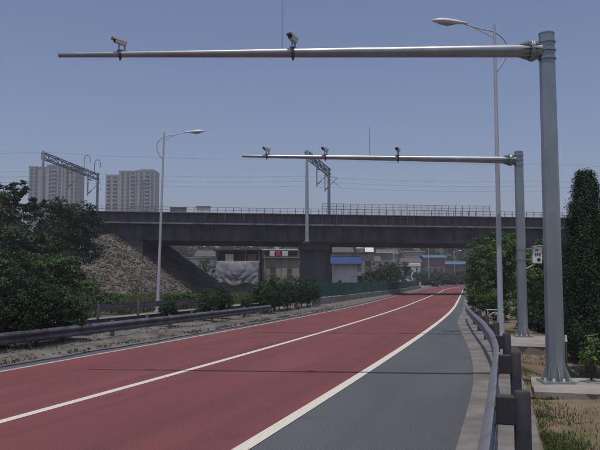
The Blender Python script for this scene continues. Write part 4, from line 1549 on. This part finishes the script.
# sprig of bright leaves near the right edge, over the pad
b = G(591, 386)
b.y -= 0.0
r = thing('leafy_sprig', 'bright leafy sprig hanging over the concrete pad at the right edge', 'plant', (b.x + 0.05, b.y + 0.25, 0.03))
rg = np.random.default_rng(5)
m_ = MB()
Cs, Ns = [], []
for k in range(9):
    a = rg.uniform(0, 6.28)
    top = Vector((rg.uniform(-0.12, 0.22), rg.uniform(-0.15, 0.2), rg.uniform(0.45, 0.85)))
    tip = top + Vector((math.cos(a) * 0.22, -abs(math.sin(a)) * 0.2, -rg.uniform(0.0, 0.45)))
    m_.tube([(0.1, 0.1, 0), tuple(top * 0.6 + Vector((0.05, 0.05, 0))), tuple(top), tuple(tip)], [0.008, 0.006, 0.005, 0.003], 5)
    for j in range(22):
        f_ = rg.uniform(0, 1)
        p = (top * 0.6).lerp(top, f_ * 2) if f_ < 0.5 else top.lerp(tip, (f_ - 0.5) * 2)
        Cs.append(np.array(p) + rg.normal(size=3) * 0.045)
        Ns.append(np.array((0, -0.5, 0.7)) + rg.normal(size=3) * 0.5)
leaf_object('leaf_spray', np.array(Cs), np.array(Ns), rg.uniform(0.05, 0.10, len(Cs)), 0.5, rg.uniform(0.1, 1, len(Cs)), M['twig'], r, 5)['kind'] = 'stuff'
m_.build('stem', M['bark'], r)

# median shrubs: four master shapes, then copies
masters = []
for k, (rx, rz, zc) in enumerate(((0.85, 0.80, 0.95), (0.75, 0.85, 1.0), (0.95, 0.72, 0.90), (0.65, 0.60, 0.72))):
    o = tree('x', (0, 0, 0), [((0, 0, zc), (rx, rx * 0.85, rz)), ((0.3 * rx, 0.1, zc + 0.25 * rz), (rx * 0.6, rx * 0.5, rz * 0.6)), ((-0.35 * rx, -0.1, zc - 0.1), (rx * 0.6, rx * 0.6, rz * 0.65))],
             9000, 0.062, 'leaf_d', 41 + k, zc * 0.9, 0.035, name='median_shrub', group='shrubs planted along the median', cat='shrub', gap=0.06, clump=0.2, trunk_name='stem')
    masters.append(o)
used = [False] * 4
shr = []
# (t along road, master, scale xy, scale z, label)
left_mass = [(11.8, 0, 1.15, 1.04), (13.2, 1, 1.2, 1.06), (14.6, 2, 1.15, 1.08), (16.0, 0, 1.2, 1.04), (17.3, 1, 1.15, 1.02), (18.5, 2, 1.08, 1.05)]
nm = ['sixth', 'fifth', 'fourth', 'third', 'second', 'first']
for i, (t, k, s, sz) in enumerate(left_mass):
    shr.append((t, k, s, sz, '%s dark shrub counted leftwards from the right end of the left shrub clump' % nm[i]))
shr += [(25.3, 3, 0.75, 0.85, 'lone low shrub behind the near median guardrail right of the big left clump'),
        (28.9, 0, 0.80, 0.86, 'left one of the two round shrubs standing alone in mid median'),
        (30.8, 1, 0.80, 0.86, 'right one of the two round shrubs standing alone in mid median'),
        (34.0, 3, 0.62, 0.72, 'smallest bright shrub just before the hedge row near the rail end')]
row = [(36.6, 2), (38.3, 0), (40.0, 1), (41.7, 2), (43.5, 0), (45.2, 1), (46.9, 2), (48.6, 0)]
on = ['first', 'second', 'third', 'fourth', 'fifth', 'sixth', 'seventh', 'eighth']
for i, (t, k) in enumerate(row):
    shr.append((t, k, 1.06, 1.12 + 0.08 * math.sin(i * 2.1), '%s shrub of the long median hedge row, counted from the left' % on[i]))
for (t, k, s, sz, lb) in shr:
    if used[k]:
        o = copy_tree(masters[k])
    else:
        o = masters[k]
        used[k] = True
    h = float(_head(np.array(t)))
    o.location = rp(t, -9.62, 0.07)
    o.rotation_euler = (0, 0, -h + math.pi / 2 + random.uniform(-0.5, 0.5) + (math.pi if random.random() < 0.5 else 0))
    o.scale = (s * 1.0, s * 0.9, sz)
    o['label'] = lb

# roadside hedge and trees past the bridge: copies of two masters
fm = []
for k, (rx, rz, zc) in enumerate(((3.0, 2.6, 4.2), (2.4, 3.0, 4.6), (1.3, 1.0, 1.1))):
    o = tree('x', (0, 0, 0), [((0, 0, zc), (rx, rx, rz)), ((0.5 * rx, 0, zc + 0.4 * rz), (rx * 0.6, rx * 0.6, rz * 0.6)), ((-0.5 * rx, 0, zc - 0.2), (rx * 0.65, rx * 0.65, rz * 0.6))],
             5000, (0.34, 0.34, 0.2)[k], ('leaf_a', 'leaf_b', 'leaf_a')[k], 61 + k, zc, (0.15, 0.15, 0.05)[k], name=('distant_tree', 'distant_tree', 'roadside_bush')[k], cat=('tree', 'tree', 'bush')[k], gap=0.05)
    fm.append(o)
fu = [False] * 3


def far_tree(px, Y, k, s, sz, label, group, z=-0.55):
    if fu[k]:
        o = copy_tree(fm[k])
    else:
        o = fm[k]
        fu[k] = True
    p = W(px, 281, Y)
    o.location = (p.x, Y, z)
    o.rotation_euler = (0, 0, random.uniform(0, 6.28))
    o.scale = (s, s, sz)
    o['label'] = label
    o['group'] = group
    return o


far_list = [(381, 138, 0, 0.9, 0.85, 'round dark tree right of the blue roofed house under the bridge'), (391, 146, 1, 0.85, 0.8, 'dark tree directly behind the lamp pole at the fence end'),
            (365, 133, 2, 1.3, 1.6, 'bush beside the white walled house with the blue roof'), (402, 185, 1, 1.0, 0.95, 'tree behind the white canopy past the bridge'),
            (422, 226, 0, 0.9, 0.9, 'tree left of the brick house past the bridge'), (437, 240, 0, 1.2, 0.9, 'broad tree in front of the brick house past the bridge'),
            (452, 262, 1, 1.2, 0.85, 'tree in front of the brick shed past the bridge'), (466, 262, 0, 1.3, 1.0, 'tree by the road edge against the right bush tree under the bridge'),
            (203, 140, 0, 0.8, 0.9, 'tree at the left behind the tarp house'), (192, 150, 1, 1.0, 1.0, 'tree farthest left under the bridge above the dark slope'),
            (212, 175, 0, 1.1, 1.1, 'tree showing over the left shoulder of the tarp house')]
for px, Y, k, s, sz, lb in far_list:
    far_tree(px, Y, k, s, sz, lb, 'trees past the bridge')
hl = ['nearest', 'second', 'third', 'fourth', 'fifth', 'sixth', 'seventh', 'farthest']
for i in range(8):
    t = 168 + i * 8.5
    p = rp(t, -10.0)
    o = far_tree(300, 100, 2, 1.9, 1.15 + 0.12 * math.sin(i), '%s bush of the hedge lining the far left bend past the bridge' % hl[i], 'hedge bushes on the far bend')
    o.location = (p.x, p.y, p.z - 0.1)

# wooded hill closing the view far behind: a mass nobody could count
hb = MB()
for j in range(13):
    for i in range(61):
        x, y = -150 + 420 * i / 60, 300 + 110 * j / 12
        hb.v.append((x, y, -0.9 + 25 * math.sin(math.pi * min(1, j / 12) * 0.75) * (0.75 + 0.45 * mnoise.noise(Vector((x * 0.012, y * 0.012, 4))))))
for j in range(12):
    for i in range(60):
        q = j * 61 + i
        hb.f.append((q, q + 1, q + 62, q + 61))
struct(hb.build('hill', M['ground'], smooth=True, sharp=2), 'low wooded hill behind the houses under the bridge', 'hill')
rg = np.random.default_rng(77)
blobs = []
for k in range(330):
    x, y = rg.uniform(-90, 130), rg.uniform(290, 395)
    j = (y - 300) / 110
    z = -0.9 + 25 * math.sin(math.pi * min(1, max(0, j)) * 0.75) * (0.75 + 0.45 * mnoise.noise(Vector((x * 0.012, y * 0.012, 4))))
    rr = rg.uniform(3.5, 6.5)
    blobs.append(((x, y, z + rr * 0.75), (rr, rr, rr * rg.uniform(0.7, 1.0))))
C, Nn, T = crown_points(blobs, 130000, 78, 0.25, gap=0.05)
o = leaf_object('far_wood', C, Nn, rg.uniform(0.6, 1.1, len(C)), 0.7, T, M['leaf_a'], None, 79)
tag(o, 'dark green wood covering the low hill behind the houses', 'wood', kind='stuff')


# ------------------------------------------------------------------ grass, weeds, pebbles
def grass(name, label, pts, hmin, hmax, seed, wid=0.012, tbase=0.4):
    r = np.random.default_rng(seed)
    P = np.array(pts)
    n = len(P)
    a = r.uniform(0, 6.283, n)
    hgt = r.uniform(hmin, hmax, n)
    lean = r.uniform(0.1, 0.8, n) * hgt
    dx = np.stack([np.cos(a), np.sin(a), np.zeros(n)], 1)
    b = r.uniform(0, 6.283, n)
    ld = np.stack([np.cos(b), np.sin(b), np.zeros(n)], 1)
    w = wid * r.uniform(0.6, 1.4, n)
    up = np.array([0, 0, 1.0])
    m1 = P + up * (hgt * 0.55)[:, None] + ld * (lean * 0.3)[:, None]
    tip = P + up * hgt[:, None] + ld * lean[:, None]
    V = np.stack([P - dx * w[:, None], P + dx * w[:, None], m1 + dx * (w * 0.7)[:, None], m1 - dx * (w * 0.7)[:, None], tip], 1).reshape(-1, 3)
    i5 = np.arange(n) * 5
    Fq = np.stack([i5, i5 + 1, i5 + 2, i5 + 3], 1).tolist() + np.stack([i5 + 3, i5 + 2, i5 + 4], 1).tolist()
    me = bpy.data.meshes.new(name)
    me.from_pydata(V.tolist(), [], Fq)
    at = me.attributes.new('tint', 'FLOAT', 'FACE')
    t = np.clip(r.uniform(0, 0.5, n) + tbase * r.uniform(0, 1, n), 0, 1)
    at.data.foreach_set('value', np.concatenate([t, t]).astype(np.float32))
    o = link(name, me, M['grass'])
    return tag(o, label, 'grass', kind='stuff')


pts = []
while len(pts) < 26000:
    t = min(12.8, 5 + abs(random.gauss(0, 3.4))) if random.random() < 0.4 else random.uniform(14.9, 34)
    o_ = rail_off(t) + 0.5 + abs(random.gauss(0, 1)) * (0.30 if t < 13 else 1.0)
    if 12.9 < t < 14.9 or 21.2 < t < 25.7 and o_ < 6.3:
        continue
    p = rp(t, o_)
    v = mnoise.noise(Vector((p.x * 0.9, p.y * 0.9, 6))) + 0.5 * mnoise.noise(Vector((p.x * 2.5, p.y * 2.5, 2)))
    if v < 0.05 + random.uniform(-0.55, 0.45) + (0.0 if o_ < 4.2 else 0.15):
        continue
    p.z = soil_z(o_, t, (o_ - rail_off(t) - 0.44) / 12) - 0.01
    pts.append(tuple(p))
grass('grass', 'patchy short grass on the soil right of the guardrail', pts, 0.02, 0.085, 3, 0.005)
pts = []
while len(pts) < 5000:
    t = random.uniform(8, 47)
    side = random.random()
    o_ = -7.66 - abs(random.gauss(0, 0.10)) if side < 0.35 else random.uniform(-10.6, -8.9)
    p = rp(t, o_)
    if mnoise.noise(Vector((p.x * 0.8, p.y * 0.8, 11))) < 0.05:
        continue
    p.z = 0.05 if side < 0.35 else 0.10
    pts.append(tuple(p))
grass('weed_tufts', 'small weeds and grass tufts along the median edge', pts, 0.03, 0.11, 4, 0.007)
pts = []
while len(pts) < 42000:
    x, y = random.uniform(-36, -3), random.uniform(26, 86)
    z = max(emb_z(x, y), -0.1)
    if x > float(np.interp(y, _Y, _X)) - 18.4 and y < 62:
        continue
    if z > 1.8 or mnoise.noise(Vector((x * 0.25, y * 0.25, 3))) < -0.15 + z * 0.18:
        continue
    pts.append((x, y, z - 0.02))
grass('bank_grass', 'rough green grass and weeds along the foot of the rubble bank', pts, 0.18, 0.75, 5, 0.04, 0.45)
pts = []
while len(pts) < 1500:
    t = random.uniform(6, 24)
    o_ = rail_off(t) + random.uniform(0.5, 6)
    if 12.9 < t < 14.9 or 21.2 < t < 25.7:
        continue
    p = rp(t, o_)
    p.z = soil_z(o_, t, (o_ - rail_off(t) - 0.44) / 12)
    pts.append(tuple(p))
o = scatter_stones('pebbles', pts, 0.006, 0.022, M['soil'], None, 9)
tag(o, 'scattered pebbles and crumbs on the brown soil', 'pebbles', kind='stuff')
pts = []
while len(pts) < 1600:
    t = random.uniform(9, 50)
    o_ = random.uniform(-9.6, -7.7)
    p = rp(t, o_)
    p.z = 0.11
    pts.append(tuple(p))
o = scatter_stones('gravel', pts, 0.012, 0.05, M['median'], None, 10)
tag(o, 'loose gravel crumbs on the median strip', 'gravel', kind='stuff')

# ------------------------------------------------------------------ haze
hz = MB().box((0, 450, 53), (1796, 1040, 112))
me = bpy.data.meshes.new('haze')
me.from_pydata(hz.v, [], hz.f)
hm = bpy.data.materials.new('haze')
hm.use_nodes = True
hn = hm.node_tree.nodes
hn.remove(hn['Principled BSDF'])
pv = hn.new('ShaderNodeVolumePrincipled')
pv.inputs['Color'].default_value = (0.90, 0.89, 1.0, 1)
pv.inputs['Density'].default_value = 0.0005
hm.node_tree.links.new(pv.outputs[0], hn['Material Output'].inputs['Volume'])
ho = link('haze', me, hm)
tag(ho, 'thin pale summer haze over the whole place', 'haze', kind='stuff')
